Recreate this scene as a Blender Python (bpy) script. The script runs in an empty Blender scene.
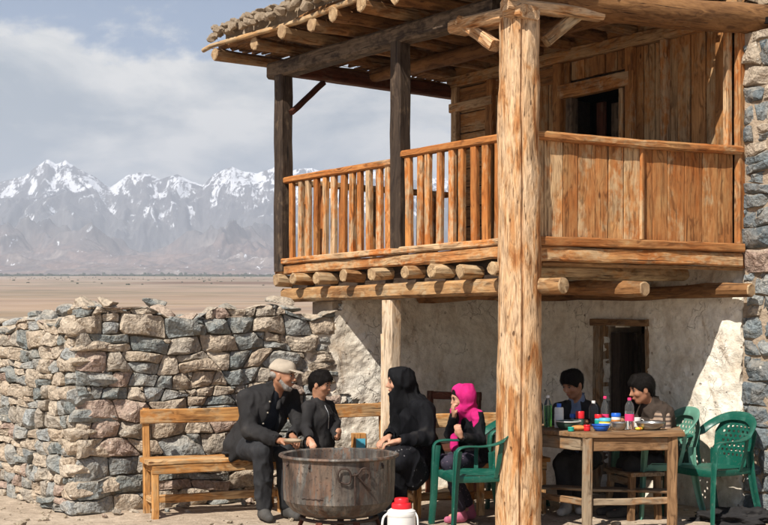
import bpy, math, random
import numpy as np
from mathutils import Vector, Matrix
C = bpy.context.scene.collection
sc = bpy.context.scene
R = random.Random(7)

# ---------------------------------------------------------------- camera, sky, sun
cam_d = bpy.data.cameras.new('camera')
cam = bpy.data.objects.new('camera', cam_d); C.objects.link(cam)
cam.location = (0, 0, 1.5); cam.rotation_euler = (math.radians(90), 0, 0)
cam_d.sensor_width = 36; cam_d.lens = 36 * 1250 / 768
cam_d.shift_y = (328 - 262.5) / 768
cam_d.clip_start = 0.1; cam_d.clip_end = 60000
sc.camera = cam
sc.view_settings.view_transform = 'Standard'; sc.view_settings.look = 'None'
sc.view_settings.gamma = 1; sc.view_settings.exposure = 0.56
sc.cycles.use_denoising = True
sc.cycles.max_bounces = 8; sc.cycles.volume_bounces = 1
sc.cycles.transparent_max_bounces = 8
sc.cycles.sample_clamp_indirect = 6

SUN = Vector((.357, .563, -.745)).normalized()      # travel direction of the light
sun_d = bpy.data.lights.new('sun', 'SUN'); sun_d.energy = 5.0; sun_d.angle = math.radians(.5)
sun_d.color = (1, .945, .86)
sun = bpy.data.objects.new('sun', sun_d); C.objects.link(sun)
sun.rotation_euler = SUN.to_track_quat('-Z', 'Y').to_euler(); sun.location = (-5, -8, 14)

def build_world():
    w = bpy.data.worlds.new('World'); sc.world = w; w.use_nodes = True
    nt = w.node_tree; nt.nodes.clear(); N = nt.nodes.new; L = nt.links.new
    out = N('ShaderNodeOutputWorld'); bg = N('ShaderNodeBackground'); bg.inputs[1].default_value = .07
    L(bg.outputs[0], out.inputs[0])
    sky = N('ShaderNodeTexSky'); sky.sky_type = 'NISHITA'; sky.sun_disc = False
    sky.sun_elevation = math.asin(-SUN.z); sky.sun_rotation = math.atan2(-SUN.x, -SUN.y)
    sky.altitude = 1500; sky.dust_density = .6
    tc = N('ShaderNodeTexCoord')
    mp = N('ShaderNodeMapping'); mp.inputs['Scale'].default_value = (1, 1, 1.9); mp.inputs['Location'].default_value = (.52, .3, .1)
    L(tc.outputs['Generated'], mp.inputs[0])
    n1 = N('ShaderNodeTexNoise'); n1.inputs['Scale'].default_value = 5.2; n1.inputs['Detail'].default_value = 9; n1.inputs['Roughness'].default_value = .62
    n1.inputs['Distortion'].default_value = .25
    L(mp.outputs[0], n1.inputs['Vector'])
    sep = N('ShaderNodeSeparateXYZ'); L(tc.outputs['Generated'], sep.inputs[0])
    # clouds lie thick towards the horizon and open up higher
    el = N('ShaderNodeMapRange'); el.inputs[1].default_value = .18; el.inputs[2].default_value = .27; el.inputs[3].default_value = .11; el.inputs[4].default_value = -.17
    L(sep.outputs[2], el.inputs[0])
    ad = N('ShaderNodeMath'); ad.operation = 'ADD'; L(n1.outputs[0], ad.inputs[0]); L(el.outputs[0], ad.inputs[1])
    mask = N('ShaderNodeMapRange'); mask.interpolation_type = 'SMOOTHSTEP'
    mask.inputs[1].default_value = .44; mask.inputs[2].default_value = .54; L(ad.outputs[0], mask.inputs[0])
    n2 = N('ShaderNodeTexNoise'); n2.inputs['Scale'].default_value = 5.5; n2.inputs['Detail'].default_value = 9; n2.inputs['Roughness'].default_value = .6; n2.inputs['Distortion'].default_value = .35
    mp2 = N('ShaderNodeMapping'); mp2.inputs['Location'].default_value = (2.1, .4, 5.14); mp2.inputs['Scale'].default_value = (1, 1, 2.2)
    L(tc.outputs['Generated'], mp2.inputs[0]); L(mp2.outputs[0], n2.inputs['Vector'])
    cr = N('ShaderNodeValToRGB'); cr.color_ramp.elements[0].position = .42; cr.color_ramp.elements[0].color = (3.1, 3.75, 4.25, 1)
    cr.color_ramp.elements[1].position = .60; cr.color_ramp.elements[1].color = (9.6, 9.3, 8.6, 1)
    L(n2.outputs[0], cr.inputs[0])
    mx = N('ShaderNodeMix'); mx.data_type = 'RGBA'; L(mask.outputs[0], mx.inputs[0])
    L(sky.outputs[0], mx.inputs[6]); L(cr.outputs[0], mx.inputs[7]); L(mx.outputs[2], bg.inputs[0])
build_world()

# ---------------------------------------------------------------- helpers
WM = {}
def reg(o, parent, M):
    C.objects.link(o)
    WM[o.name] = M.copy()
    if parent is not None:
        o.parent = parent; o.matrix_parent_inverse = WM[parent.name].inverted()
    o.matrix_basis = M
    return o
def tag(o, label=None, cat=None, group=None, kind=None):
    if label: o['label'] = label
    if cat: o['category'] = cat
    if group: o['group'] = group
    if kind: o['kind'] = kind
    return o
def empty(name, loc, label, cat, group=None, rz=0):
    o = bpy.data.objects.new(name, None); o.empty_display_size = .1
    reg(o, None, Matrix.Translation(loc) @ Matrix.Rotation(rz, 4, 'Z'))
    return tag(o, label, cat, group)
def mk(name, V, F, mat, parent=None, M=None, smooth=False, mats=None, mi=None, angle=None):
    me = bpy.data.meshes.new(name)
    V = np.asarray(V, dtype=np.float64)
    me.from_pydata(V.tolist() if not isinstance(V, list) else V, [], F if isinstance(F, list) else F.tolist())
    for m_ in (mats or [mat]): me.materials.append(m_)
    if mi is not None: me.polygons.foreach_set('material_index', np.asarray(mi, dtype=np.int32))
    if smooth: me.shade_smooth()
    else: me.shade_flat()
    if angle: me.set_sharp_from_angle(angle=math.radians(angle))
    me.update()
    o = bpy.data.objects.new(name, me)
    return reg(o, parent, M or Matrix.Identity(4))
def copy_tree(o, parent=None, M=None):
    c = o.copy(); C.objects.link(c)
    WM[c.name] = M if M is not None else WM[o.name]
    if parent is not None: c.parent = parent
    else:
        c.parent = None
        if M is not None: c.matrix_basis = M
    for ch in [x for x in ALLCH.get(o.name, [])]:
        copy_tree(ch, c)
    return c
ALLCH = {}
def index_children(root):
    ALLCH.clear()
    for x in bpy.data.objects:
        if x.parent: ALLCH.setdefault(x.parent.name, []).append(x)

# lattice noise, vectorised
_rs = np.random.RandomState(11); _P = _rs.permutation(256).astype(np.int64); _P = np.concatenate([_P, _P, _P])
_G = _rs.normal(size=(256, 3)); _G /= np.linalg.norm(_G, axis=1)[:, None]
def perlin(p):
    p = np.asarray(p, dtype=np.float64); f0 = np.floor(p); i = f0.astype(np.int64) & 255; f = p - f0
    u = f * f * f * (f * (f * 6 - 15) + 10); r = 0
    for dx in (0, 1):
        wx = u[..., 0] if dx else 1 - u[..., 0]
        for dy in (0, 1):
            wy = u[..., 1] if dy else 1 - u[..., 1]
            for dz in (0, 1):
                wz = u[..., 2] if dz else 1 - u[..., 2]
                h = _P[_P[_P[(i[..., 0] + dx) & 255] + ((i[..., 1] + dy) & 255)] + ((i[..., 2] + dz) & 255)]
                g = _G[h]
                d = g[..., 0] * (f[..., 0] - dx) + g[..., 1] * (f[..., 1] - dy) + g[..., 2] * (f[..., 2] - dz)
                r = r + wx * wy * wz * d
    return r * 1.5
def fbm(p, octv=4, gain=.5, lac=2.03):
    p = np.asarray(p, dtype=np.float64); a = 1; s = 0
    for k in range(octv):
        s = s + a * perlin(p + 17.3 * k); p = p * lac; a *= gain
    return s
def ridged(p, octv=6, gain=.52, lac=2.07):
    p = np.asarray(p, dtype=np.float64); a = 1; s = 0; w = 1; t = 0
    for k in range(octv):
        n = 1 - np.abs(perlin(p + 31.7 * k)) * 1.6; n = np.clip(n, 0, 1) ** 2
        s = s + a * n * w; t += a; w = np.clip(n * 1.5, 0, 1); p = p * lac; a *= gain
    return s / t

# the house's own axes: n runs into the house, d runs away along its long side
nv = Vector((.789, .614, 0)).normalized(); dv = Vector((-.614, .789, 0)).normalized()
def H(n, d, z=0.): return nv * n + dv * d + Vector((0, 0, z))
def X(px, Y): return (px - 384) / 1250 * Y
def Zp(py, Y): return 1.5 + (328 - py) / 1250 * Y

# ---------------------------------------------------------------- materials
MATS = {}
class NT:
    def __init__(s, name):
        s.m = bpy.data.materials.new(name); s.m.use_nodes = True; s.t = s.m.node_tree; s.t.nodes.clear()
        s.out = s.n('ShaderNodeOutputMaterial'); s.b = s.n('ShaderNodeBsdfPrincipled'); s.l(s.b.outputs[0], s.out.inputs[0])
        s.b.inputs['Roughness'].default_value = .85; s.b.inputs['Specular IOR Level'].default_value = .25
    def n(s, k, **kw):
        nd = s.t.nodes.new(k)
        for a, v in kw.items(): setattr(nd, a, v)
        return nd
    def l(s, a, b): s.t.links.new(a, b)
    def obj(s, scale=(1, 1, 1), rnd=True):
        tc = s.n('ShaderNodeTexCoord'); mp = s.n('ShaderNodeMapping'); mp.inputs['Scale'].default_value = scale
        if rnd:
            oi = s.n('ShaderNodeObjectInfo'); mu = s.n('ShaderNodeVectorMath', operation='SCALE'); mu.inputs[0].default_value = (13.1, 7.7, 21.3)
            s.l(oi.outputs['Random'], mu.inputs['Scale']); s.l(mu.outputs[0], mp.inputs['Location'])
        s.l(tc.outputs['Object'], mp.inputs[0]); return mp.outputs[0]
    def noise(s, vec, scale, detail=4, rough=.55, dist=0):
        n = s.n('ShaderNodeTexNoise'); n.inputs['Scale'].default_value = scale; n.inputs['Detail'].default_value = detail
        n.inputs['Roughness'].default_value = rough; n.inputs['Distortion'].default_value = dist; s.l(vec, n.inputs['Vector']); return n.outputs[0]
    def ramp(s, f, stops, interp='LINEAR'):
        r = s.n('ShaderNodeValToRGB'); r.color_ramp.interpolation = interp; e = r.color_ramp.elements
        while len(e) < len(stops): e.new(.5)
        for q, (p, c) in zip(e, stops): q.position = p; q.color = (*c, 1) if len(c) == 3 else c
        s.l(f, r.inputs[0]); return r.outputs[0]
    def mix(s, f, a, b, mode='MIX'):
        m = s.n('ShaderNodeMix', data_type='RGBA', blend_type=mode)
        for i, v in ((0, f), (6, a), (7, b)):
            if hasattr(v, 'links') or hasattr(v, 'is_linked'): s.l(v, m.inputs[i])
            else: m.inputs[i].default_value = (v if i == 0 else (*v, 1))
        return m.outputs[2]
    def mrange(s, v, a, b, c=0, d=1):
        m = s.n('ShaderNodeMapRange'); m.inputs[1].default_value = a; m.inputs[2].default_value = b; m.inputs[3].default_value = c; m.inputs[4].default_value = d
        s.l(v, m.inputs[0]); return m.outputs[0]
    def math(s, op, a, b):
        m = s.n('ShaderNodeMath', operation=op)
        for i, v in ((0, a), (1, b)):
            if isinstance(v, (int, float)): m.inputs[i].default_value = v
            else: s.l(v, m.inputs[i])
        return m.outputs[0]
    def bump(s, h, dist=.01, strength=1, prev=None):
        b = s.n('ShaderNodeBump'); b.inputs['Distance'].default_value = dist; b.inputs['Strength'].default_value = strength
        s.l(h, b.inputs['Height'])
        if prev is not None: s.l(prev, b.inputs['Normal'])
        s.l(b.outputs[0], s.b.inputs['Normal']); return b.outputs[0]
    def color(s, c):
        if hasattr(c, 'is_linked'): s.l(c, s.b.inputs['Base Color'])
        else: s.b.inputs['Base Color'].default_value = (*c, 1)

def wood(name, light, mid, dark, grey, grey_amt=.5, grain=24, rough=.8, bump=.004, knots=True):
    s = NT(name); oi = s.n('ShaderNodeObjectInfo'); v = s.obj((1, 1, 1))
    def scaled(vec, sc3):
        m = s.n('ShaderNodeVectorMath', operation='MULTIPLY'); s.l(vec, m.inputs[0]); m.inputs[1].default_value = sc3; return m.outputs[0]
    # growth rings, bent round the knots
    w1 = s.noise(scaled(v, (1.8, 5, 5)), 1, 3, .5)
    vo = s.n('ShaderNodeTexVoronoi'); vo.inputs['Scale'].default_value = 1.0; s.l(scaled(v, (2.3, 6, 6)), vo.inputs['Vector']); kd = vo.outputs['Distance']
    off = s.math('ADD', s.math('MULTIPLY', w1, 9), s.math('MULTIPLY', s.mrange(kd, 0, .45, 1, 0), 2.2 if knots else 0))
    cmb = s.n('ShaderNodeCombineXYZ'); s.l(off, cmb.inputs[1]); s.l(off, cmb.inputs[2])
    ad = s.n('ShaderNodeVectorMath', operation='ADD'); s.l(scaled(v, (1.6, grain * 1.5, grain * 1.5)), ad.inputs[0]); s.l(cmb.outputs[0], ad.inputs[1])
    g = s.noise(ad.outputs[0], 1.0, 3, .55); fg = s.noise(scaled(v, (5, grain * 5, grain * 5)), 1.0, 3, .6)
    patch = s.noise(scaled(v, (1.7, 4.5, 4.5)), 1, 6, .66, .4); bl = s.noise(scaled(v, (14, 20, 20)), 1, 4, .6)
    base = s.ramp(s.math('ADD', s.math('MULTIPLY', patch, .8), s.math('MULTIPLY', bl, .2)), [(.36, mid), (.52, tuple((a + b) / 2 for a, b in zip(mid, light))), (.62, light)])
    gf = s.math('ADD', s.noise(scaled(v, (1.1, 3, 3)), 1.7, 5, .65), s.math('MULTIPLY', s.math('SUBTRACT', oi.outputs['Random'], .5), .30))
    gf = s.mrange(s.math('ADD', gf, s.math('MULTIPLY', s.math('SUBTRACT', bl, .5), .5)), .62 - .35 * grey_amt, .72 - .25 * grey_amt)
    c = s.mix(gf, base, grey)
    lines = s.ramp(g, [(.34, (.42, .36, .31)), (.44, (.80, .76, .72)), (.54, (1.02, 1.0, .98)), (.66, (1.16, 1.14, 1.10))]); c = s.mix(.85, c, lines, 'MULTIPLY')
    c = s.mix(.55, c, s.ramp(fg, [(.32, (.52, .48, .45)), (.55, (1.04, 1.04, 1.04))]), 'MULTIPLY')
    sb = s.math('ADD', .76, s.math('MULTIPLY', oi.outputs['Random'], .42)); vm = s.n('ShaderNodeVectorMath', operation='SCALE'); s.l(c, vm.inputs[0]); s.l(sb, vm.inputs['Scale']); c = vm.outputs[0]
    kf = None
    c = s.mix(1.0, c, (.95, .86, .75), 'MULTIPLY')
    if knots: kf = s.mrange(kd, .035, .085, .92, 0); c = s.mix(kf, c, tuple(x * .6 for x in dark))
    st = s.noise(scaled(v, (.8, 4, 4)), 2.4, 7, .72); c = s.mix(s.mrange(st, .60, .72, 0, .6), c, dark)
    cr = s.noise(scaled(v, (1.6, 75, 75)), 1, 2, .5); cf = s.mrange(cr, .29, .335, .85, 0); c = s.mix(cf, c, tuple(x * .22 for x in dark))
    s.color(c); s.b.inputs['Roughness'].default_value = rough
    s.bump(s.math('ADD', s.math('ADD', s.math('MULTIPLY', g, .7), s.math('MULTIPLY', fg, .4)), s.math('MULTIPLY', cf, -.8)), bump * 1.3)
    return s.m
MATS['wood'] = wood('weathered_wood', (.50, .27, .105), (.36, .155, .048), (.13, .050, .018), (.44, .33, .22), .38)
def post_mat():
    s = NT('hewn_post'); v = s.obj((2.2, 9, 9), False); p = s.noise(v, 1, 5, .6, .8); v2 = s.obj((6, 26, 26), False); g = s.noise(v2, 1, 5, .62, .9); v3 = s.obj((9, 20, 20), False)
    vo = s.n('ShaderNodeTexVoronoi'); vo.inputs['Scale'].default_value = 1.0; s.l(v3, vo.inputs['Vector']); v4 = s.obj((4, 90, 90), False); f = s.noise(v4, 1, 3, .5)
    c = s.ramp(p, [(.33, (.36, .155, .055)), (.41, (.50, .28, .13)), (.48, (.60, .42, .26)), (.64, (.66, .51, .36))])
    c = s.mix(.8, c, s.ramp(g, [(.32, (.40, .34, .30)), (.46, (.92, .9, .88)), (.62, (1.15, 1.12, 1.08))]), 'MULTIPLY')
    k = s.math('MULTIPLY', s.mrange(vo.outputs['Distance'], .10, .22, 1, 0), s.mrange(g, .40, .5, 1, .15)); c = s.mix(s.math('MULTIPLY', k, .85), c, (.13, .06, .025))
    v6 = s.obj((7, 130, 130), False); ff = s.noise(v6, 1, 3, .6); c = s.mix(.7, c, s.ramp(ff, [(.36, (.50, .44, .38)), (.52, (1, 1, 1)), (.64, (1.15, 1.13, 1.1))]), 'MULTIPLY')
    c = s.mix(s.mrange(f, .33, .39, .85, 0), c, (.10, .05, .02)); c = s.mix(1.0, c, (.95, .87, .78), 'MULTIPLY')
    tc = s.n('ShaderNodeTexCoord'); sp = s.n('ShaderNodeSeparateXYZ'); s.l(tc.outputs['Object'], sp.inputs[0])
    s.color(c); s.bump(s.math('ADD', s.math('ADD', s.math('MULTIPLY', g, .8), s.math('MULTIPLY', p, .5)), s.math('MULTIPLY', k, -.7)), .014); return s.m
MATS['post'] = post_mat()
MATS['pale'] = wood('pale_prop_wood', (.72, .58, .42), (.60, .44, .29), (.36, .20, .11), (.66, .58, .48), .6, grain=14, bump=.006)
MATS['log'] = wood('log_wood', (.50, .33, .17), (.36, .20, .09), (.15, .075, .03), (.46, .37, .25), .55, grain=14, bump=.006)
MATS['rafter'] = wood('rafter_wood', (.34, .19, .085), (.20, .10, .04), (.08, .033, .015), (.27, .19, .115), .3, grain=14, bump=.006)
MATS['dark'] = wood('dark_wood', (.075, .055, .042), (.042, .031, .025), (.016, .012, .010), (.13, .10, .075), .18, grain=20, knots=False)
MATS['redbrown'] = wood('red_brown_wood', (.13, .045, .025), (.085, .03, .018), (.03, .012, .01), (.12, .07, .05), .2)
MATS['rail'] = wood('orange_rail_wood', (.56, .28, .10), (.43, .15, .035), (.16, .05, .013), (.50, .37, .24), .34, grain=22)
MATS['parapet'] = wood('parapet_wood', (.55, .34, .16), (.42, .155, .042), (.15, .055, .018), (.54, .40, .25), .40, grain=26)
MATS['bench'] = wood('bench_wood', (.60, .36, .15), (.46, .22, .07), (.18, .07, .025), (.50, .36, .21), .3, grain=22)
MATS['table'] = wood('table_wood', (.34, .22, .125), (.23, .14, .075), (.09, .055, .03), (.26, .22, .17), .42, grain=22)
MATS['board'] = wood('upper_board_wood', (.44, .24, .10), (.32, .155, .055), (.12, .05, .02), (.38, .27, .16), .35, grain=18)

def end_mat():
    s = NT('end_grain'); v = s.obj((1, 1, 1)); n = s.noise(v, 22, 5, .65); n2 = s.noise(v, 7, 3); vk = s.n('ShaderNodeTexVoronoi', feature='DISTANCE_TO_EDGE'); vk.inputs['Scale'].default_value = 13; s.l(v, vk.inputs['Vector'])
    c = s.ramp(n, [(.3, (.20, .12, .06)), (.55, (.42, .28, .15)), (.7, (.50, .37, .22))]); c = s.mix(s.mrange(n2, .45, .6, 0, .5), c, (.26, .16, .09))
    c = s.mix(s.math('MULTIPLY', s.mrange(vk.outputs[0], 0, .035, .8, 0), s.mrange(n2, .4, .5, 1, .2)), c, (.05, .03, .02)); s.color(c); s.bump(n, .004); return s.m
MATS['end'] = end_mat()

def stone_mat(name, pal, dusty=.8):
    s = NT(name); oi = s.n('ShaderNodeObjectInfo')
    gi = s.n('ShaderNodeAttribute', attribute_name='tint'); rv = s.math('FRACT', s.math('ADD', oi.outputs['Random'], gi.outputs['Fac']), 0)
    base = s.ramp(rv, pal, 'CONSTANT')
    gp = s.n('ShaderNodeNewGeometry'); ov = s.n('ShaderNodeVectorMath', operation='SCALE'); ov.inputs[0].default_value = (9.1, 5.3, 7.7); s.l(oi.outputs['Random'], ov.inputs['Scale']); av = s.n('ShaderNodeVectorMath', operation='ADD'); s.l(gp.outputs['Position'], av.inputs[0]); s.l(ov.outputs[0], av.inputs[1]); v = av.outputs[0]; a = s.noise(v, 7, 5, .6, .5); b = s.noise(v, 38, 4, .6)
    c = s.mix(s.mrange(a, .44, .66, 0, .55), base, s.mix(.5, base, (.45, .36, .26)))
    c = s.mix(.72, c, s.ramp(b, [(.28, (.35, .35, .35)), (.72, (1.35, 1.32, 1.28))]), 'MULTIPLY')
    vo = s.n('ShaderNodeTexVoronoi'); vo.inputs['Scale'].default_value = 16; s.l(v, vo.inputs['Vector'])
    sp = s.math('MULTIPLY', s.mrange(vo.outputs['Distance'], .12, .2, 1, 0), s.mrange(a, .5, .6, 0, .8))
    c = s.mix(sp, c, (.56, .52, .45))
    ge = s.n('ShaderNodeNewGeometry'); sx = s.n('ShaderNodeSeparateXYZ'); s.l(ge.outputs['Normal'], sx.inputs[0])
    c = s.mix(s.math('MULTIPLY', s.mrange(sx.outputs[2], .35, .9, 0, .7 * dusty), s.mrange(b, .3, .6, .4, 1)), c, (.50, .41, .30))
    s.color(c); s.b.inputs['Roughness'].default_value = .8
    v5 = s.n('ShaderNodeTexVoronoi'); v5.inputs['Scale'].default_value = 11; s.l(v, v5.inputs['Vector']); v6 = s.n('ShaderNodeTexVoronoi', feature='DISTANCE_TO_EDGE'); v6.inputs['Scale'].default_value = 7; s.l(v, v6.inputs['Vector'])
    h = s.math('ADD', s.math('MULTIPLY', a, 2.0), s.math('ADD', s.math('MULTIPLY', b, .9), s.math('MULTIPLY', v5.outputs['Distance'], -1.1))); s.bump(h, .026); return s.m
PAL_L = [(0, (.20, .22, .215)), (.10, (.31, .315, .30)), (.22, (.44, .36, .275)), (.40, (.23, .24, .235)), (.46, (.50, .42, .33)), (.63, (.40, .295, .24)), (.71, (.36, .315, .26)), (.80, (.25, .27, .265)), (.87, (.47, .375, .28)), (.96, (.34, .355, .35))]
PAL_R = [(0, (.12, .145, .16)), (.2, (.20, .235, .25)), (.36, (.16, .19, .205)), (.52, (.42, .345, .265)), (.66, (.14, .165, .18)), (.8, (.27, .30, .31)), (.93, (.36, .26, .21))]
MATS['stone'] = stone_mat('field_stone', PAL_L); MATS['stone_grey'] = stone_mat('grey_stone', PAL_R)

def mud_mat(name, c1, c2, c3, bumpd=.02, scale=1.0):
    s = NT(name); v = s.obj((1, 1, 1), False); a = s.noise(v, 2.2 * scale, 6, .65, .4); b = s.noise(v, 26 * scale, 5, .65)
    c = s.ramp(a, [(.34, c1), (.5, c2), (.66, c3)]); c = s.mix(.5, c, s.ramp(b, [(.25, (.5, .5, .5)), (.7, (1.2, 1.2, 1.2))]), 'MULTIPLY')
    s.color(c); s.bump(s.math('ADD', a, b), bumpd); return s.m
MATS['mortar'] = mud_mat('mud_mortar', (.26, .195, .135), (.36, .275, .195), (.44, .345, .25))
MATS['roofmud'] = mud_mat('roof_mud', (.30, .22, .14), (.42, .32, .22), (.50, .40, .28))
MATS['straw'] = mud_mat('straw_mud', (.46, .32, .20), (.66, .50, .34), (.76, .62, .46), scale=3)
MATS['rubble'] = mud_mat('pale_rubble', (.36, .28, .19), (.50, .41, .30), (.58, .50, .39), scale=3)

def plaster_mat():
    s = NT('old_lime_plaster'); v = s.obj((1, 1, 1), False); vs = s.obj((1.6, 1.6, .6), False)
    a = s.noise(v, 1.9, 7, .62, .5); b = s.noise(v, 17, 5, .65); d = s.noise(vs, 3.1, 5, .6, 1.2)
    c = s.ramp(a, [(.32, (.52, .44, .36)), (.42, (.70, .645, .575)), (.55, (.82, .785, .73)), (.72, (.74, .73, .70))])
    c = s.mix(s.mrange(d, .59, .72, 0, .7), c, (.42, .31, .22))
    c = s.mix(.55, c, s.ramp(b, [(.28, (.62, .60, .56)), (.6, (1.06, 1.06, 1.06))]), 'MULTIPLY')
    mpd = s.n('ShaderNodeVectorMath', operation='ADD'); nz = s.n('ShaderNodeTexNoise'); nz.inputs['Scale'].default_value = 3.5; nz.inputs['Detail'].default_value = 4
    s.l(v, nz.inputs['Vector']); sc_ = s.n('ShaderNodeVectorMath', operation='SCALE'); sc_.inputs['Scale'].default_value = .6
    s.l(nz.outputs[1], sc_.inputs[0]); s.l(v, mpd.inputs[0]); s.l(sc_.outputs[0], mpd.inputs[1])
    vo = s.n('ShaderNodeTexVoronoi', feature='DISTANCE_TO_EDGE'); vo.inputs['Scale'].default_value = 2.7; s.l(mpd.outputs[0], vo.inputs['Vector'])
    vo2 = s.n('ShaderNodeTexVoronoi', feature='DISTANCE_TO_EDGE'); vo2.inputs['Scale'].default_value = 6.5; s.l(mpd.outputs[0], vo2.inputs['Vector'])
    k = s.math('MAXIMUM', s.math('MULTIPLY', s.mrange(vo.outputs[0], .0, .010, .8, 0), s.mrange(a, .50, .58, 0, 1)),
               s.math('MULTIPLY', s.mrange(vo2.outputs[0], .0, .014, .7, 0), s.mrange(d, .55, .62, 0, 1)))
    c = s.mix(s.math('MULTIPLY', k, .55), c, (.16, .115, .08)); 
    pt = s.n('ShaderNodeTexVoronoi'); pt.inputs['Scale'].default_value = 11; s.l(v, pt.inputs['Vector'])
    pf = s.math('MULTIPLY', s.mrange(pt.outputs['Distance'], .10, .16, 1, 0), s.mrange(b, .48, .58, 0, 1)); c = s.mix(s.math('MULTIPLY', pf, .7), c, (.16, .11, .075))
    c = s.mix(1.0, c, (1.0, .955, .87), 'MULTIPLY'); s.color(c); h = s.math('ADD', s.math('ADD', s.math('MULTIPLY', a, 1.6), s.math('MULTIPLY', b, .9)), s.math('MULTIPLY', s.math('ADD', k, pf), -.5))
    s.bump(h, .016); s.b.inputs['Roughness'].default_value = .9; return s.m
MATS['plaster'] = plaster_mat()

def yard_mat():
    s = NT('dusty_earth'); v = s.obj((1, 1, 1), False); a = s.noise(v, .9, 6, .6); b = s.noise(v, 12, 6, .7); e = s.noise(v, 60, 3, .6)
    c = s.ramp(a, [(.35, (.36, .275, .20)), (.6, (.50, .40, .30))]); c = s.mix(.8, c, s.ramp(b, [(.3, (.55, .53, .5)), (.65, (1.15, 1.15, 1.15))]), 'MULTIPLY')
    c = s.mix(s.mrange(e, .58, .66, 0, .5), c, (.20, .16, .12)); s.color(c); s.bump(s.math('ADD', b, s.math('MULTIPLY', e, .4)), .02); return s.m
MATS['yard'] = yard_mat()
def plain(name, c, rough=.6, spec=.3, metal=0, noise_amt=.0, nscale=20, bumpd=0):
    s = NT(name); s.b.inputs['Roughness'].default_value = rough; s.b.inputs['Specular IOR Level'].default_value = spec; s.b.inputs['Metallic'].default_value = metal
    if noise_amt:
        v = s.obj(); a = s.noise(v, nscale, 5, .6)
        s.color(s.mix(1.0, c, s.ramp(a, [(.3, (1 - noise_amt,) * 3), (.7, (1 + noise_amt * .5,) * 3)]), 'MULTIPLY'))
        if bumpd: s.bump(a, bumpd)
    else: s.color(c)
    return s.m
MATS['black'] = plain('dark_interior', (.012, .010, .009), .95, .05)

# ---------------------------------------------------------------- bars and logs
def frame_of(p0, p1, up=Vector((0, 0, 1))):
    x = (p1 - p0); ln = x.length; x.normalize()
    if abs(x.dot(up)) > .98: up = nv
    y = up.cross(x).normalized(); z = x.cross(y)
    return Matrix((( x.x, y.x, z.x, p0.x), (x.y, y.y, z.y, p0.y), (x.z, y.z, z.z, p0.z), (0, 0, 0, 1))), ln
def bar(name, p0, p1, w, h, mat='wood', parent=None, seg=5, jit=.003, ch=.006, up=Vector((0, 0, 1)), taper=1., smooth=False, bow=0.):
    """squared timber, w across (local y), h along `up` (local z)"""
    M, ln = frame_of(Vector(p0), Vector(p1), up)
    V = []; F = []; w2, h2 = w / 2, h / 2; ch = min(ch, w2 * .5, h2 * .5)
    prof = [(-w2 + ch, -h2), (w2 - ch, -h2), (w2, -h2 + ch), (w2, h2 - ch), (w2 - ch, h2), (-w2 + ch, h2), (-w2, h2 - ch), (-w2, -h2 + ch)]
    for i in range(seg + 1):
        t = i / seg; k = 1 + (taper - 1) * t; oy, oz = R.gauss(0, jit * .4), R.gauss(0, jit * .4) + bow * math.sin(math.pi * t)
        for (a, b) in prof: V.append((ln * t, a * k + oy + R.gauss(0, jit * .25), b * k + oz + R.gauss(0, jit * .25)))
    for i in range(seg):
        for j in range(8):
            a = i * 8 + j; b = i * 8 + (j + 1) % 8; F.append((a, b, b + 8, a + 8))
    F.append(tuple(range(7, -1, -1))); F.append(tuple(range(seg * 8, seg * 8 + 8)))
    o = mk(name, V, [tuple(f[::-1]) for f in F], MATS[mat], parent, M, smooth)
    if 'grain_end' : pass
    return o
def log(name, p0, p1, r0, r1, mat='log', parent=None, seg=14, rings=12, rough=.05, bend=.015, end0=True, crack=0., ang=48):
    p0 = Vector(p0); p1 = Vector(p1); M, ln = frame_of(p0, p1); V = []; F = []; mi = []
    T = np.linspace(0, 1, rings + 1); sd = R.uniform(0, 90); A = np.arange(seg) * 2 * math.pi / seg
    ox = bend * perlin(np.c_[T * 2.5 + sd, T * 0 + .5, T * 0 + 3.3]) * 3; oz = bend * perlin(np.c_[T * 2.5 + sd, T * 0 + 7.5, T * 0 + 1.3]) * 3
    for i, t in enumerate(T):
        r = r0 + (r1 - r0) * t
        q = np.c_[np.cos(A) * 1.6 + sd, np.sin(A) * 1.6, np.full(seg, t * ln * 3.1)]
        rr = r * (1 + rough * 2.2 * fbm(q, 3))
        if crack: 
            da = np.abs((A - (math.pi * crack) + math.pi) % (2 * math.pi) - math.pi); da = np.abs((A - math.pi * crack - .10 * perlin(np.array([t * 3.1, .5, .5])) * 2 + math.pi) % (2 * math.pi) - math.pi); rr = rr - r * .22 * np.exp(-(da / .05) ** 2)
        for j in range(seg): V.append((ln * t, ox[i] * (0 if i in (0,) else 1) + rr[j] * math.cos(A[j]), oz[i] * (0 if i == 0 else 1) + rr[j] * math.sin(A[j])))
    for i in range(rings):
        for j in range(seg):
            a = i * seg + j; b = i * seg + (j + 1) % seg; F.append((a, a + seg, b + seg, b)); mi.append(0)
    # caps: an inner ring and the middle
    for base, sgn in ((0, 1), (rings * seg, -1)):
        c0 = len(V); cx = V[base][0]; cy = sum(V[base + j][1] for j in range(seg)) / seg; cz = sum(V[base + j][2] for j in range(seg)) / seg
        for j in range(seg):
            v = V[base + j]; V.append((cx - sgn * .008 + R.uniform(-.004, .004), cy + (v[1] - cy) * .86, cz + (v[2] - cz) * .86))
        V.append((cx - sgn * .004, cy, cz)); m = len(V) - 1
        for j in range(seg):
            a, b = base + j, base + (j + 1) % seg; c, d = c0 + j, c0 + (j + 1) % seg
            q = (a, b, d, c); t3 = (c, d, m)
            F.append(q if sgn > 0 else q[::-1]); F.append(t3 if sgn > 0 else t3[::-1]); mi += [1, 1]
    return mk(name, V, F, None, parent, M, True, mats=[MATS[mat], MATS['end']], mi=mi, angle=ang)

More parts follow.
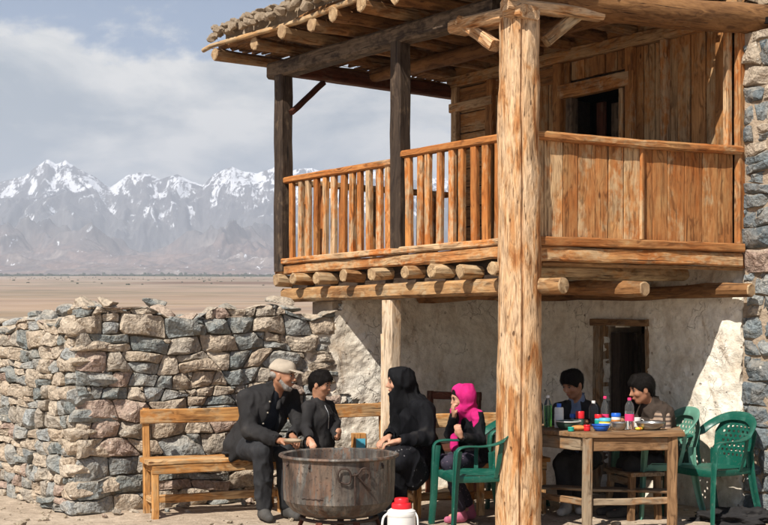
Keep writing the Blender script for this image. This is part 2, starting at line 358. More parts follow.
# ---------------------------------------------------------------- stones
ICO = None
def ico(sub=2):
    import bmesh
    bm = bmesh.new(); bmesh.ops.create_icosphere(bm, subdivisions=sub, radius=1)
    V = np.array([v.co[:] for v in bm.verts]); F = [tuple(v.index for v in f.verts) for f in bm.faces]; bm.free(); return V, F
IV2, IF2 = ico(2); IV3, IF3 = ico(3)
def rock_mesh(seed, sub=3, cuts=15, rough=.06):
    V, F = (IV2, IF2) if sub == 2 else (IV3, IF3); V = V.copy(); rs = np.random.RandomState(seed)
    for k in range(cuts):
        n = rs.normal(size=3); n /= np.linalg.norm(n); lim = rs.uniform(.45, .78)
        d = V @ n; V = np.where((d > lim)[:, None], V - (d - lim)[:, None] * n[None], V)
    V = V * (1 + rough * fbm(V * 2.1 + seed * 3.7, 3))[:, None]
    me = bpy.data.meshes.new('rock'); me.from_pydata(V.tolist(), [], F); me.shade_smooth(); me.set_sharp_from_angle(angle=math.radians(17)); return me
ROCKS = [rock_mesh(k) for k in range(14)]
def rock(name, loc, size, parent=None, mat='stone', rot=None, me=None):
    m = me or R.choice(ROCKS)
    if m.users == 0 or len(m.materials) == 0: m.materials.append(MATS[mat])
    if m.materials[0] != MATS[mat]:
        m = m.copy(); m.materials[0] = MATS[mat]
    o = bpy.data.objects.new(name, m); rz = rot if rot is not None else R.uniform(0, 6.28)
    M = Matrix.Translation(loc) @ Matrix.Rotation(rz, 4, 'Z') @ Matrix.Rotation(R.uniform(-.25, .25), 4, 'X') @ Matrix.Diagonal((*[s / 2 for s in size], 1))
    return reg(o, parent, M)

def clip_cell(poly, a, b, c):
    """keep a*x+b*y<=c"""
    out = []; n = len(poly)
    for i in range(n):
        p, q = poly[i], poly[(i + 1) % n]; dp = a * p[0] + b * p[1] - c; dq = a * q[0] + b * q[1] - c
        if dp <= 0: out.append(p)
        if dp * dq < 0: t = dp / (dp - dq); out.append((p[0] + (q[0] - p[0]) * t, p[1] + (q[1] - p[1]) * t))
    return out
def stone_face(parent, P0, U, Wn, length, top, hrow=(.10, .19), seed=1, name='stone', u0=0., mat='stone', skip=None, zmin=0., bulge=1., gap=.006, asp=(.8, 2.5)):
    """dry-laid stones in rough courses over a wall face: P0 base corner, U along, Wn outward, top(u) the height there"""
    rs = random.Random(seed); made = []; zs = [zmin]; tmax = max(top(u0 + (length - u0) * k / 20) for k in range(21))
    while zs[-1] < tmax: zs.append(zs[-1] + rs.uniform(*hrow))
    ph = [rs.uniform(0, 9) for _ in zs]
    def zl(k, u):
        w = 0 if k == 0 else .020 * math.sin(u * 4.3 + ph[k]) + .013 * math.sin(u * 11 + ph[k] * 2)
        return min(zs[k] + w, top(u)) if k else zs[0]
    cells = []
    for r in range(len(zs) - 1):
        h = zs[r + 1] - zs[r]; u = u0; a0 = a1 = u0
        while u < length - .02:
            w = h * rs.uniform(*asp); e = u + w
            if length - e < h * .6: e = length
            s_ = rs.gauss(0, .22) * h if e < length else 0; b0, b1 = e + s_, e - s_; b0 = min(b0, length); b1 = min(b1, length)
            q = [(a0, zl(r, a0)), ((a0 + b0) / 2, zl(r, (a0 + b0) / 2)), (b0, zl(r, b0)), (b1, zl(r + 1, b1)), ((a1 + b1) / 2, zl(r + 1, (a1 + b1) / 2)), (a1, zl(r + 1, a1))]
            x = rs.random(); mid = (q[1][0] + q[4][0]) / 2
            if x < .17 and h > .115:                      # two thin ones, one on the other
                t0, t1 = rs.uniform(.35, .65), rs.uniform(.35, .65); L_ = (a0 + (a1 - a0) * t0, q[0][1] + (q[5][1] - q[0][1]) * t0); R_ = (b0 + (b1 - b0) * t1, q[2][1] + (q[3][1] - q[2][1]) * t1); m_ = ((L_[0] + R_[0]) / 2, (L_[1] + R_[1]) / 2 + rs.gauss(0, .01))
                cells += [[q[0], q[1], q[2], R_, m_, L_], [L_, m_, R_, q[3], q[4], q[5]]]
            elif x < .42 and w > h * 1.1:                 # a chip wedged into a corner
                t = rs.uniform(.35, .6); c1 = (b1 - (b1 - a1) * t * .6, q[3][1] - .001); c2 = (b0 + (b1 - b0) * (1 - t), q[2][1] + (q[3][1] - q[2][1]) * (1 - t)); mm = ((c1[0] + c2[0]) / 2 - .012, (c1[1] + c2[1]) / 2 - .012)
                cells += [[q[0], q[1], q[2], c2, mm, c1, q[5]], [c2, q[3], c1, mm]]
            else: cells.append(q)
            a0, a1 = b0, b1; u = e
    for poly in cells:
        cx = sum(p[0] for p in poly) / len(poly); cz = sum(p[1] for p in poly) / len(poly)
        if max(p[1] for p in poly) - min(p[1] for p in poly) < .025 or (skip and skip(cx, cz)): continue
        # drop slivers, cut corners, shrink for the joint
        q = []
        n = len(poly)
        for k in range(n):
            a, b = poly[k], poly[(k + 1) % n]
            if math.hypot(a[0] - b[0], a[1] - b[1]) < .015: continue
            for t in (rs.uniform(.04, .24), rs.uniform(.76, .96)): q.append((a[0] + (b[0] - a[0]) * t, a[1] + (b[1] - a[1]) * t))
        if len(q) < 6: continue
        S = []
        for (a, b) in q:
            dx, dz = a - cx, b - cz; L_ = math.hypot(dx, dz); k = max(.5, 1 - (gap * rs.uniform(.35, 1.2)) / max(L_, .02)); S.append((cx + dx * k + rs.gauss(0, .0028), cz + dz * k + rs.gauss(0, .0028)))
        n = len(S)
        ext = max(abs(p[0] - cx) for p in S) + max(abs(p[1] - cz) for p in S)
        b = bulge * min(.018 + .15 * ext * rs.uniform(.4, 1.25), .07); rad = ext / 2
        pl = []                                     # broken facets: the lowest of a few tilted planes
        for k in range(rs.choice((4, 5, 6))):
            an = rs.uniform(0, 6.283); sl = rs.uniform(.1, 1.15) ; pl.append((math.cos(an) * sl, math.sin(an) * sl, b * rs.uniform(1.0, 1.25) + sl * rad * rs.uniform(.12, .5)))
        pl.append((rs.gauss(0, .12), rs.gauss(0, .12), b * 1.12))
        V = []
        def hgt(x, z_): return min(c_ - gx * (x - cx) - gz * (z_ - cz) for gx, gz, c_ in pl)
        for (x, z_) in S: V.append((x - cx, z_ - cz, -.09))
        for (x, z_) in S: V.append((x - cx, z_ - cz, max(.0, min(b * rs.uniform(.05, .75), hgt(x, z_)))))
        for kk in (.95, .74, .5, .26):
            for (x, z_) in S:
                j2 = kk + rs.uniform(-.035, .035); x2, y2 = cx + (x - cx) * j2, cz + (z_ - cz) * j2; V.append((x2 - cx, y2 - cz, max(.004, min(hgt(x2, y2), b * (.9 if kk > .9 else 3))) + rs.gauss(0, .0015)))
        V.append((0, 0, hgt(cx, cz)))
        F = []
        for g in range(5):
            for k in range(n):
                a = g * n + k; c = g * n + (k + 1) % n; F.append((a, c, c + n, a + n))
        for k in range(n): F.append((5 * n + k, 5 * n + (k + 1) % n, 6 * n))
        Mx = Matrix(((U.x, 0, Wn.x, 0), (U.y, 0, Wn.y, 0), (0, 1, Wn.z, 0), (0, 0, 0, 1)))
        flip = U.cross(Vector((0, 0, 1))).dot(Wn) < 0
        o_ = P0 + U * cx + Vector((0, 0, cz)); Mx = Matrix.Translation(o_) @ Mx
        if flip: F = [f[::-1] for f in F]
        # bake so that the object matrix has no mirror
        R3 = Mx.to_3x3(); V = [tuple(R3 @ Vector(v)) for v in V]
        o = mk(name, V, F, MATS[mat], parent, Matrix.Translation(o_), True, angle=22); made.append(o)
    return made
def thin_out(parent, keep, name, mat):
    """beyond the largest `keep` stones in view, the rest become one joined part"""
    L = [o for o in bpy.data.objects if o.parent == parent and o.name.startswith('stone')]
    def score(o):
        p = WM[o.name].translation; v = np.array([q.co[:] for q in o.data.vertices]); e = np.ptp(v, 0) * np.array(WM[o.name].to_scale()); 
        if p.y < 1: return 0
        px = p.x / p.y * 1250 + 384; return 0 if px < -15 or px > 785 else float(np.sort(e)[-2:].prod()) / p.y ** 2
    L.sort(key=score, reverse=True); V = []; Fc = []; Tn = []
    for o in L[keep:]:
        k = len(V); M = WM[o.name]; V += [tuple(M @ q.co) for q in o.data.vertices]; Fc += [tuple(i + k for i in p.vertices) for p in o.data.polygons]; Tn += [R.random()] * len(o.data.polygons); WM.pop(o.name); bpy.data.objects.remove(o)
    if V:
        q = tag(mk(name, V, Fc, MATS[mat], parent, None, True, angle=22), kind='stuff'); at = q.data.attributes.new('tint', 'FLOAT', 'FACE'); at.data.foreach_set('value', Tn)
def box_mesh(lo, hi):
    V = [(x, y, z) for x in (lo[0], hi[0]) for y in (lo[1], hi[1]) for z in (lo[2], hi[2])]
    return V, [(0, 1, 3, 2), (4, 6, 7, 5), (0, 4, 5, 1), (2, 3, 7, 6), (0, 2, 6, 4), (1, 5, 7, 3)]
def nbox(boxes):
    """boxes given in house axes (n0,n1,d0,d1,z0,z1) -> verts, faces in world"""
    V = []; F = []
    for (a, b, c, d, e, f) in boxes:
        v, fc = box_mesh((a, c, e), (b, d, f)); k = len(V)
        V += [tuple(H(*p)) for p in v]; F += [tuple(i + k for i in q) for q in fc]
    return V, F
# ---------------------------------------------------------------- far country
def terrain(name, mat, xs, ys, zf, kind='structure'):
    XX, YY = np.meshgrid(xs, ys); ZZ = zf(XX, YY); nx, ny = len(xs), len(ys)
    V = np.stack([XX, YY, ZZ], -1).reshape(-1, 3); i = np.arange(nx * ny).reshape(ny, nx)
    F = np.stack([i[:-1, :-1], i[:-1, 1:], i[1:, 1:], i[1:, :-1]], -1).reshape(-1, 4)
    me = bpy.data.meshes.new(name); me.vertices.add(len(V)); me.vertices.foreach_set('co', V.astype(np.float32).ravel())
    me.loops.add(F.size); me.loops.foreach_set('vertex_index', F.astype(np.int32).ravel())
    me.polygons.add(len(F)); me.polygons.foreach_set('loop_start', np.arange(0, F.size, 4, dtype=np.int32)); me.update(calc_edges=True); me.validate()
    me.materials.append(mat); me.shade_smooth(); o = bpy.data.objects.new(name, me); reg(o, None, Matrix.Identity(4)); return tag(o, kind=kind)

def plain_mat():
    s = NT('desert_plain'); tc = s.n('ShaderNodeTexCoord'); mp = s.n('ShaderNodeMapping'); mp.inputs['Scale'].default_value = (.0016, .0042, 0); s.l(tc.outputs['Object'], mp.inputs[0])
    a = s.noise(mp.outputs[0], 2.2, 8, .6, .3); mp2 = s.n('ShaderNodeMapping'); mp2.inputs['Scale'].default_value = (.022, .045, 0); s.l(tc.outputs['Object'], mp2.inputs[0])
    b = s.noise(mp2.outputs[0], 1.6, 6, .65)
    c = s.ramp(a, [(.38, (.20, .13, .09)), (.44, (.36, .27, .20)), (.48, (.20, .17, .12)), (.52, (.42, .31, .23)), (.58, (.27, .19, .14)), (.64, (.52, .45, .38))])
    sp = s.n('ShaderNodeSeparateXYZ'); s.l(tc.outputs['Object'], sp.inputs[0])
    nearf = s.mrange(sp.outputs[1], 90, 520, 1, 0)
    c = s.mix(s.math('MULTIPLY', nearf, s.mrange(b, .42, .62, .1, 1)), c, (.33, .215, .125))
    c = s.mix(.45, c, s.ramp(b, [(.3, (.6, .6, .6)), (.7, (1.3, 1.3, 1.3))]), 'MULTIPLY'); c = s.mix(s.mrange(b, .56, .66, 0, .6), c, (.11, .105, .075)); s.color(c); return s.m
def plainz(x, y):
    z = np.where(y > 70, (y - 70) * .0435, 0) + 0 * x
    z = np.where(y > 2400, 2330 * .0435 + (y - 2400) * .036, z)
    return z + np.where(y > 120, fbm(np.stack([x / 300, y / 300, 0 * x], -1), 3) * np.clip((y - 120) / 900, 0, 1) * 1.6, 0)
ys = np.concatenate([np.linspace(16, 300, 60), np.geomspace(310, 9000, 90)])
terrain('plain', plain_mat(), np.linspace(-5200, 5200, 131), ys, lambda x, y: plainz(x, y) - .012)

def mount_mat():
    s = NT('snowy_rock'); g = s.n('ShaderNodeNewGeometry'); sp = s.n('ShaderNodeSeparateXYZ'); s.l(g.outputs['Position'], sp.inputs[0])
    sn = s.n('ShaderNodeSeparateXYZ'); s.l(g.outputs['Normal'], sn.inputs[0])
    tc = s.n('ShaderNodeTexCoord'); mp = s.n('ShaderNodeMapping'); mp.inputs['Scale'].default_value = (.006, .006, .002); s.l(tc.outputs['Object'], mp.inputs[0])
    a = s.noise(mp.outputs[0], 1.4, 8, .66, .6); mp2 = s.n('ShaderNodeMapping'); mp2.inputs['Scale'].default_value = (.09, .03, .022); s.l(tc.outputs['Object'], mp2.inputs[0])
    b = s.noise(mp2.outputs[0], 1.2, 6, .65, .4)
    rock_ = s.ramp(a, [(.35, (.07, .072, .08)), (.65, (.15, .14, .135))])
    low = s.ramp(a, [(.32, (.10, .07, .065)), (.45, (.22, .155, .13)), (.53, (.12, .095, .09)), (.68, (.32, .26, .225))])
    c = s.mix(s.mrange(sp.outputs[2], 230, 340, 1, 0), rock_, low); c = s.mix(.7, c, s.ramp(b, [(.35, (.55, .55, .55)), (.65, (1.4, 1.4, 1.4))]), 'MULTIPLY')
    h = s.math('ADD', sp.outputs[2], s.math('MULTIPLY', s.math('SUBTRACT', a, .5), 420))
    h = s.math('ADD', h, s.math('MULTIPLY', s.math('SUBTRACT', b, .5), 380))
    h = s.math('ADD', h, s.math('MULTIPLY', s.math('SUBTRACT', sn.outputs[2], .72), 240))
    at = s.n('ShaderNodeAttribute', attribute_name='snow'); b2 = s.math('ADD', at.outputs['Fac'], s.math('MULTIPLY', s.math('SUBTRACT', b, .5), .8)); b2 = s.math('ADD', b2, s.math('MULTIPLY', s.math('SUBTRACT', a, .5), .3))
    mp3 = s.n('ShaderNodeMapping'); mp3.inputs['Scale'].default_value = (.034, .014, .008); mp3.inputs['Rotation'].default_value = (.0, .35, .0); s.l(tc.outputs['Object'], mp3.inputs[0]); b3 = s.noise(mp3.outputs[0], 1.0, 9, .74, .8)
    b2 = s.math('ADD', b2, s.math('MULTIPLY', s.math('SUBTRACT', b3, .5), 3.4)); snow = s.mrange(b2, .42, .58, 0, 1); s.color(s.mix(snow, c, (.86, .87, .9))); return s.m
# sky line of the snow peaks: (photo column, photo row)
PK = [(-700, 200), (-500, 170), (-330, 185), (-200, 160), (-90, 178), (-40, 168), (0, 178), (14, 174), (26, 170), (48, 155), (56, 160), (66, 157), (78, 167), (92, 172), (110, 183), (128, 170), (145, 168), (160, 175), (177, 170), (190, 177), (203, 182), (216, 170), (232, 163),
      (244, 167), (258, 168), (275, 163), (292, 166), (312, 163), (330, 170), (352, 173), (380, 168), (412, 176), (440, 172), (480, 180), (560, 165), (680, 175), (800, 160), (950, 178), (1200, 170), (1500, 190)]
def mz(x, y, parts=False):
    az = x / y * 1250 + 384
    h = 1.5 + (328 - np.interp(az, [p[0] for p in PK], [p[1] for p in PK])) / 1250 * 5600
    q = np.stack([x / 420, y / 420, 0 * x + 4], -1); w = x + 90 * fbm(q, 3); w2 = y + 90 * fbm(q + 9.1, 3)
    t = np.clip((y - 3700) / 1900, 0, 1); up = t ** 1.1
    back = np.clip((y - 5650) / 1500, 0, 1); base = plainz(x, y * 1.0)
    rd = ridged(np.stack([w / 640, w2 / 1100, 0 * x + 2.2], -1), 3)
    md = ridged(np.stack([w / 190, w2 / 480, 0 * x + 9.2], -1), 4, .6)
    fine = ridged(np.stack([w / 85, w2 / 240, 0 * x + 5.2], -1), 4, .62)
    prof = base + (h - base) * up * (1 - back * .6)
    env = np.clip(t * 5, 0, 1) * np.clip((1.03 - t) * 3, .06, 1)
    z1 = prof - ((1 - rd) * 200 + (1 - md) * 105 + (1 - fine) * 55) * env + 40 * env
    f = np.exp(-((y - 3250) / 520) ** 2); fr = ridged(np.stack([w / 300 + 7, w2 / 330, 0 * x + 6.2], -1), 6)
    en = .35 + .65 * np.clip(fbm(np.stack([x / 900 + 3, y / 1200, 0 * x], -1), 3) + .45, 0, 1)
    z2 = base + f * en * (15 + 120 * fr)
    f3 = np.exp(-((y - 3950) / 420) ** 2); z3 = base + f3 * (40 + 200 * ridged(np.stack([w / 420 + 3, w2 / 420, 0 * x + 1.2], -1), 6)) * (.7 + .6 * fbm(np.stack([x / 700 + 8, 0 * y, 0 * x], -1), 2))
    edge = np.clip((y - 2450) / 300, 0, 1)
    z = np.maximum(np.maximum(z1, z2), z3) * edge + (base - 6) * (1 - edge)
    if parts: return z, rd, md, fine
    return z
my = np.concatenate([np.linspace(2450, 3700, 110), np.linspace(3708, 5700, 250), np.linspace(5720, 7400, 30)])
mx_ = np.concatenate([np.linspace(-5000, -2150, 60), np.linspace(-2140, 700, 500), np.linspace(720, 4800, 90)])
mo = terrain('mountains', mount_mat(), mx_, my, mz)
def snow_attr():
    XX, YY = np.meshgrid(mx_, my); z, rd, md, fine = mz(XX, YY, True)
    s_ = (z - 430) / 600 + (.42 - md) * .35 + (.40 - fine) * .9; s_ = s_ - .8 * np.clip((440 - z) / 120, 0, 1)
    s_ = np.where(YY < 3980, 0, s_)
    at = mo.data.attributes.new('snow', 'FLOAT', 'POINT'); at.data.foreach_set('value', s_.astype(np.float32).ravel())
snow_attr()

# dark line of scrub on the far flats, and a few clumps
def far_scrub():
    V = []; F = []
    def clump(x, y, w, h):
        z = float(plainz(np.array([x]), np.array([y]))[0])
        k = len(V); n = 7
        for j in range(n):
            a = j / n * 6.283; V.append((x + w / 2 * math.cos(a), y + w * .3 * math.sin(a), z - .5))
        for j in range(n):
            a = j / n * 6.283; V.append((x + w / 2 * .7 * math.cos(a) * R.uniform(.7, 1.1), y + w * .2 * math.sin(a), z + h * R.uniform(.6, 1)))
        for j in range(n): F.append((k + j, k + (j + 1) % n, k + n + (j + 1) % n, k + n + j))
        F.append(tuple(k + n + j for j in range(n)))
    for i in range(640):
        x = -800 + i * 2.2 + R.uniform(-2, 2); clump(x, 1720 + R.gauss(0, 14) - x * .12, R.uniform(6, 14), R.uniform(2.4, 4.2))
    for i in range(500): clump(R.uniform(-700, 20), R.uniform(500, 1500), R.uniform(.8, 2.6), R.uniform(.25, .6))
    for i in range(60): x = R.uniform(-700, -120); clump(x, 2250 + R.gauss(0, 30), R.uniform(4, 9), R.uniform(3, 7))
    o = mk('scrub', V, F, plain('scrub_leaf', (.055, .065, .045), .9, .1)); tag(o, 'dark line of scrub across the far plain', 'scrub', kind='stuff')
far_scrub()

# ---------------------------------------------------------------- yard
def yardz(x, y): return .018 * fbm(np.stack([x * .9, y * .9, 0 * x], -1), 3) + .006 * fbm(np.stack([x * 7, y * 7, 0 * x], -1), 2)
def yard():
    xs = np.concatenate([np.linspace(-40, -6, 15), np.linspace(-5.9, 6, 200), np.linspace(6.2, 40, 15)]); yy = np.concatenate([np.linspace(-40, 5.5, 14), np.linspace(5.6, 14, 150), np.linspace(14.2, 75, 20)])
    terrain('ground', MATS['yard'], xs, yy, lambda x, y: yardz(x, y) * np.clip((60 - y) / 10, 0, 1))
yard()
def pebbles():
    V = []; F = []; 
    base = [(np.array([v.co[:] for v in m.vertices]), [tuple(p.vertices) for p in m.polygons]) for m in (ROCK1,)]
    for i in range(900):
        x = R.uniform(-3.2, 3.3); y = R.uniform(7.6, 11.3); s = abs(R.gauss(0, .012)) + .005
        if R.random() < .05: s *= 2.4
        v = base[0][0] * np.array([s, s * R.uniform(.6, 1), s * R.uniform(.4, .8)]); a = R.uniform(0, 6.28)
        c, s_ = math.cos(a), math.sin(a); v = np.c_[v[:, 0] * c - v[:, 1] * s_, v[:, 0] * s_ + v[:, 1] * c, v[:, 2]] + np.array([x, y, s * .25])
        k = len(V); V += v.tolist(); F += [tuple(q + k for q in f) for f in base[0][1]]
    tag(mk('gravel', V, F, MATS['rubble']), 'loose small stones scattered over the dusty yard', 'gravel', kind='stuff')
v1, f1 = ico(1); _m = bpy.data.meshes.new('pebble'); _m.from_pydata((v1 * (1 + .25 * perlin(v1 * 1.7 + 3))[:, None]).tolist(), [], f1); ROCK1 = _m
pebbles()

# ---------------------------------------------------------------- garden wall of field stone
A0 = Vector((-2.47, 10.0, 0)); EU = (Vector((1.26, 12.27, 0)) - A0).normalized(); EW = Vector((EU.y, -EU.x, 0))     # end-wall direction and its outward normal
EL = (Vector((1.26, 12.27, 0)) - A0).length
LU = dv.copy(); LW = -nv
gw = empty('stone_wall', A0, 'dry stone wall of grey and tan field stones along the left', 'stone wall')
GWL = 2.5
def topR(u): return 1.62 + .06 * math.sin(u * 5.1) + .04 * math.sin(u * 11 + 1) + .03 * u * .5
def topL(u): return 1.60 - .065 * u + .045 * math.sin(u * 6.3 + 2) + .03 * math.sin(u * 13)
def garden_core():
    V = []; F = []
    def strip(P, U, W, L_, top, back=.42, n=24, off=-.035):
        k = len(V)
        for i in range(n + 1):
            u = L_ * i / n; p = P + U * u
            for (w, z) in ((off, -.05), (off, top(u) - .09), (off - back, top(u) - .09), (off - back, -.05)):
                V.append(tuple(p + W * w + Vector((0, 0, z))))
        for i in range(n):
            for j in range(3): a = k + i * 4 + j; F.append((a, a + 4, a + 5, a + 1))
        F.append((k, k + 1, k + 2, k + 3)); e = k + n * 4; F.append((e + 3, e + 2, e + 1, e))
    strip(A0 + EU * .04 , EU, EW, 2.34, topR); strip(A0 + LU * .04, LU, LW, GWL, topL)
    mk('mortar', V, F, MATS['mortar'], gw)
garden_core()
WALL_R = 2.42
stone_face(gw, A0, EU, EW, WALL_R, topR, (.088, .17), seed=5)
stone_face(gw, A0, LU, LW, GWL, topL, (.085, .15), seed=9, asp=(.9, 2.6))
# long quoin-like stones stacked at the corner
zc = 0.
kq = 0
while zc < 1.50:
    h = R.uniform(.11, .19); a, b = (R.uniform(.34, .46), R.uniform(.2, .26)) if kq % 2 else (R.uniform(.2, .28), R.uniform(.3, .4))
    V = IV3.copy(); V = np.sign(V) * np.abs(V) ** .42; rs_ = np.random.RandomState(500 + kq)
    for _ in range(16):
        n = rs_.normal(size=3); n /= np.linalg.norm(n); lim = rs_.uniform(.78, 1.15); d = V @ n; V = np.where((d > lim)[:, None], V - (d - lim)[:, None] * n[None], V)
    V = V * np.array([a / 2 * 1.02, b / 2 * 1.02, h / 2 * .97]); V = V + .006 * np.stack([perlin(V * 11 + kq), perlin(V * 11 + kq + 5), perlin(V * 11 + kq + 9)], -1)
    c = A0 + EU * (a / 2 - .05) + LU * (b / 2 - .05) + Vector((0, 0, zc + h / 2))
    mk('stone', V, IF3, MATS['stone'], gw, Matrix.Translation(c) @ Matrix.Rotation(math.atan2(EU.y, EU.x) + R.uniform(-.06, .06), 4, 'Z') @ Matrix.Rotation(R.gauss(0, .03), 4, 'Y'), True, angle=17)
    zc += h; kq += 1
# flat coping stones
def coping(P, U, W, L_, top, n):
    u = .0
    while u < L_:
        w = R.uniform(.16, .36)
        for rep in range(2 if R.random() < .55 else 1):
            c = P + U * (u + w / 2) - W * R.uniform(.08, .32) + Vector((0, 0, top(u) + R.uniform(-.03, .02) + rep * .05))
            rock('stone', c, (w * 1.15, R.uniform(.22, .36), R.uniform(.09, .17)), gw, rot=math.atan2(U.y, U.x) + R.gauss(0, .25))
        u += w * .8
coping(A0, EU, EW, 2.38, topR, 10); coping(A0, LU, LW, GWL, topL, 14)
thin_out(gw, 295, 'small_stones', 'stone')
# fallen stones along the foot
for i in range(12):
    u = R.uniform(.1, 2.3); s = R.uniform(.05, .14); p = A0 + EU * u + EW * R.uniform(.1, .3)
    tag(rock('fallen_stone', p + Vector((0, 0, s * .28)), (s, s * .8, s * .6)), 'loose stone lying at the foot of the wall behind the long bench', 'stone', 'loose stones at the wall foot')

# ---------------------------------------------------------------- house
house = empty('house', H(8.5, 8), 'old two-storey timber and mud house with log balcony under a stone-edged roof', 'house')
NW = 8.526; ND_ = (NW, 6.22)
def sheet(name, P0, U, W, u0, u1, z0, z1, mat, parent, keep=None, amp=.03, step=.013, extra=None, seed=0., eb=None):
    nu = int((u1 - u0) / step); nz = int((z1 - z0) / step); uu = np.linspace(u0, u1, nu + 1); zz = np.linspace(z0, z1, nz + 1)
    UU, ZZ = np.meshgrid(uu, zz)
    if eb is not None: e_ = eb(ZZ); UU = e_ + (UU - u0) / (u1 - u0) * (u1 - e_)
    q = np.stack([UU * 1.3 + seed, ZZ * 1.3, 0 * UU + seed], -1)
    dpt = amp * (fbm(q, 4) + .5) + amp * .35 * fbm(q * 6, 3)
    if extra is not None: dpt = dpt + extra(UU, ZZ)
    Pw = np.array(P0)[None, None] + UU[..., None] * np.array(U) + dpt[..., None] * np.array(W); Pw[..., 2] += ZZ
    i = np.arange((nu + 1) * (nz + 1)).reshape(nz + 1, nu + 1); F = np.stack([i[:-1, :-1], i[:-1, 1:], i[1:, 1:], i[1:, :-1]], -1).reshape(-1, 4)
    if keep is not None:
        cu = (UU[:-1, :-1] + UU[1:, 1:]) / 2; cz = (ZZ[:-1, :-1] + ZZ[1:, 1:]) / 2; F = F[keep(cu, cz).reshape(-1)]
    V = Pw.reshape(-1, 3)
    used = np.unique(F); mp = -np.ones(len(V), int); mp[used] = np.arange(len(used)); F = mp[F]; V = V[used]
    # thickness towards the wall: rim faces
    ed = {}
    for f in F.tolist():
        for k in range(4): ed[(f[k], f[(k + 1) % 4])] = 1
    rim = [(a, b) for (a, b) in ed if (b, a) not in ed]; n = len(V)
    V2 = V - np.array(W)[None] * .07; V = np.r_[V, V2]; FF = F.tolist() + [(b, a, a + n, b + n) for (a, b) in rim]
    if Vector(U).cross(Vector((0, 0, 1))).dot(Vector(W)) < 0: FF = [tuple(f[::-1]) for f in FF]
    return mk(name, V, FF, mat, parent, smooth=True, angle=60)
MU = dv; MW = -nv
DO0, DO1, DZ = 7.20, 7.70, 1.53
def kmain(u, z): 
    e = .03 * perlin(np.stack([z * 5, u * 0 + .3, u * 0], -1))
    return ~((u > DO0 + e) & (u < DO1 + e) & (z < DZ + .02 * np.sin(u * 9)))
def p1(z, k): return perlin(np.stack([z, 0 * z + .4, 0 * z + k], -1))
def mainextra(u, z): return -.05 * np.clip((z - 1.80 - .06 * perlin(np.stack([u * 4, 0 * u, 0 * u], -1)) * 2) / .05, 0, 1) + .05 * np.clip((.35 - z) / .35, 0, 1)
pw = sheet('plaster_wall', H(NW, 0), MU, MW, 6.16, 8.93, -.02, 2.04, MATS['plaster'], house, kmain, .035, extra=mainextra, eb=lambda z: 6.215 + .05 * p1(z * 3.1, 8.) + .03 * p1(z * 11, 2.) + .012 * p1(z * 31, 5.))
V, F = nbox([(NW + .05, NW + .5, 6.2, DO0, -.05, 2.03), (NW + .05, NW + .5, DO1, 9.76, -.05, 2.03), (NW + .05, NW + .5, DO0, DO1, DZ, 2.03),
             (NW + .05, NW + .5, 3.2, 6.198, -.05, 3.90), (12.2, 12.6, 3.2, 9.76, -.05, 4.19), (NW + .5, 12.2, 3.2, 3.6, -.05, 4.19), (NW + .5, 12.2, 9.36, 9.76, -.05, 4.19), (NW + .07, NW + .5, 9.5, 9.76, 2.03, 4.19)])
mk('wall_core', V, F, MATS['mortar'], house)
# end wall: plaster runs from the stones to the corner; ragged left boundary
def kend(u, z):
    chip = perlin(np.stack([u * 3.1 + 5, z * 3.1, 0 * u + 1], -1)) + .3 * perlin(np.stack([u * 17 + 5, z * 17, 0 * u + 1], -1))
    return ~((chip > .52) & (u < 2.9)) & ((u > 2.36) | (z < 1.45)) & (z < 1.66 + np.clip(u - 2.42, 0, 1) * 2.2 + .03 * p1(u * 9, 4.))
def endextra(u, z): return .035 * np.clip((u - 2.25) / .5, 0, 1) + .005 + .03 * np.clip((.3 - z) / .3, 0, 1)
sheet('plaster_wall', A0, EU, EW, 2.05, EL - .01, -.02, 2.02, MATS['plaster'], house, kend, .035, extra=endextra, seed=4.4, eb=lambda z: 2.12 + .16 * p1(z * 2.3, 3.) + .06 * p1(z * 9, 5.) + .02 * p1(z * 27, 7.) - .1 * np.clip(1.1 - z, 0, 1))
def quad_core():
    p = [A0 + EU * 2.36 - EW * .02, A0 + EU * (EL + .05) - EW * .02, A0 + EU * (EL + .05) - EW * .4, A0 + EU * 2.36 - EW * .4]
    V = [(q.x, q.y, -.05) for q in p] + [(q.x, q.y, 1.74 if i in (0, 3) else 2.0) for i, q in enumerate(p)]
    mk('wall_core', V, [(0, 1, 5, 4), (1, 2, 6, 5), (2, 3, 7, 6), (3, 0, 4, 7), (4, 5, 6, 7), (3, 2, 1, 0)], MATS['mortar'], house)
quad_core()
stone_face(house, A0, EU, EW, 2.8, lambda u: 1.72, (.1, .16), seed=21, u0=2.42, gap=.012, bulge=.5)
# stone wall at the right
sw = mk('stone_wall', *nbox([(NW - .008, NW + .048, 3.2, 6.21, -.03, 3.88)]), MATS['mortar'], house)
stone_face(sw, H(NW, 3.2), dv, -nv, 3.0, lambda u: 3.88, (.12, .21), seed=33, gap=.008, mat='stone_grey', u0=.6, asp=(.8, 1.9))

thin_out(sw, 290, 'small_stones', 'stone_grey')
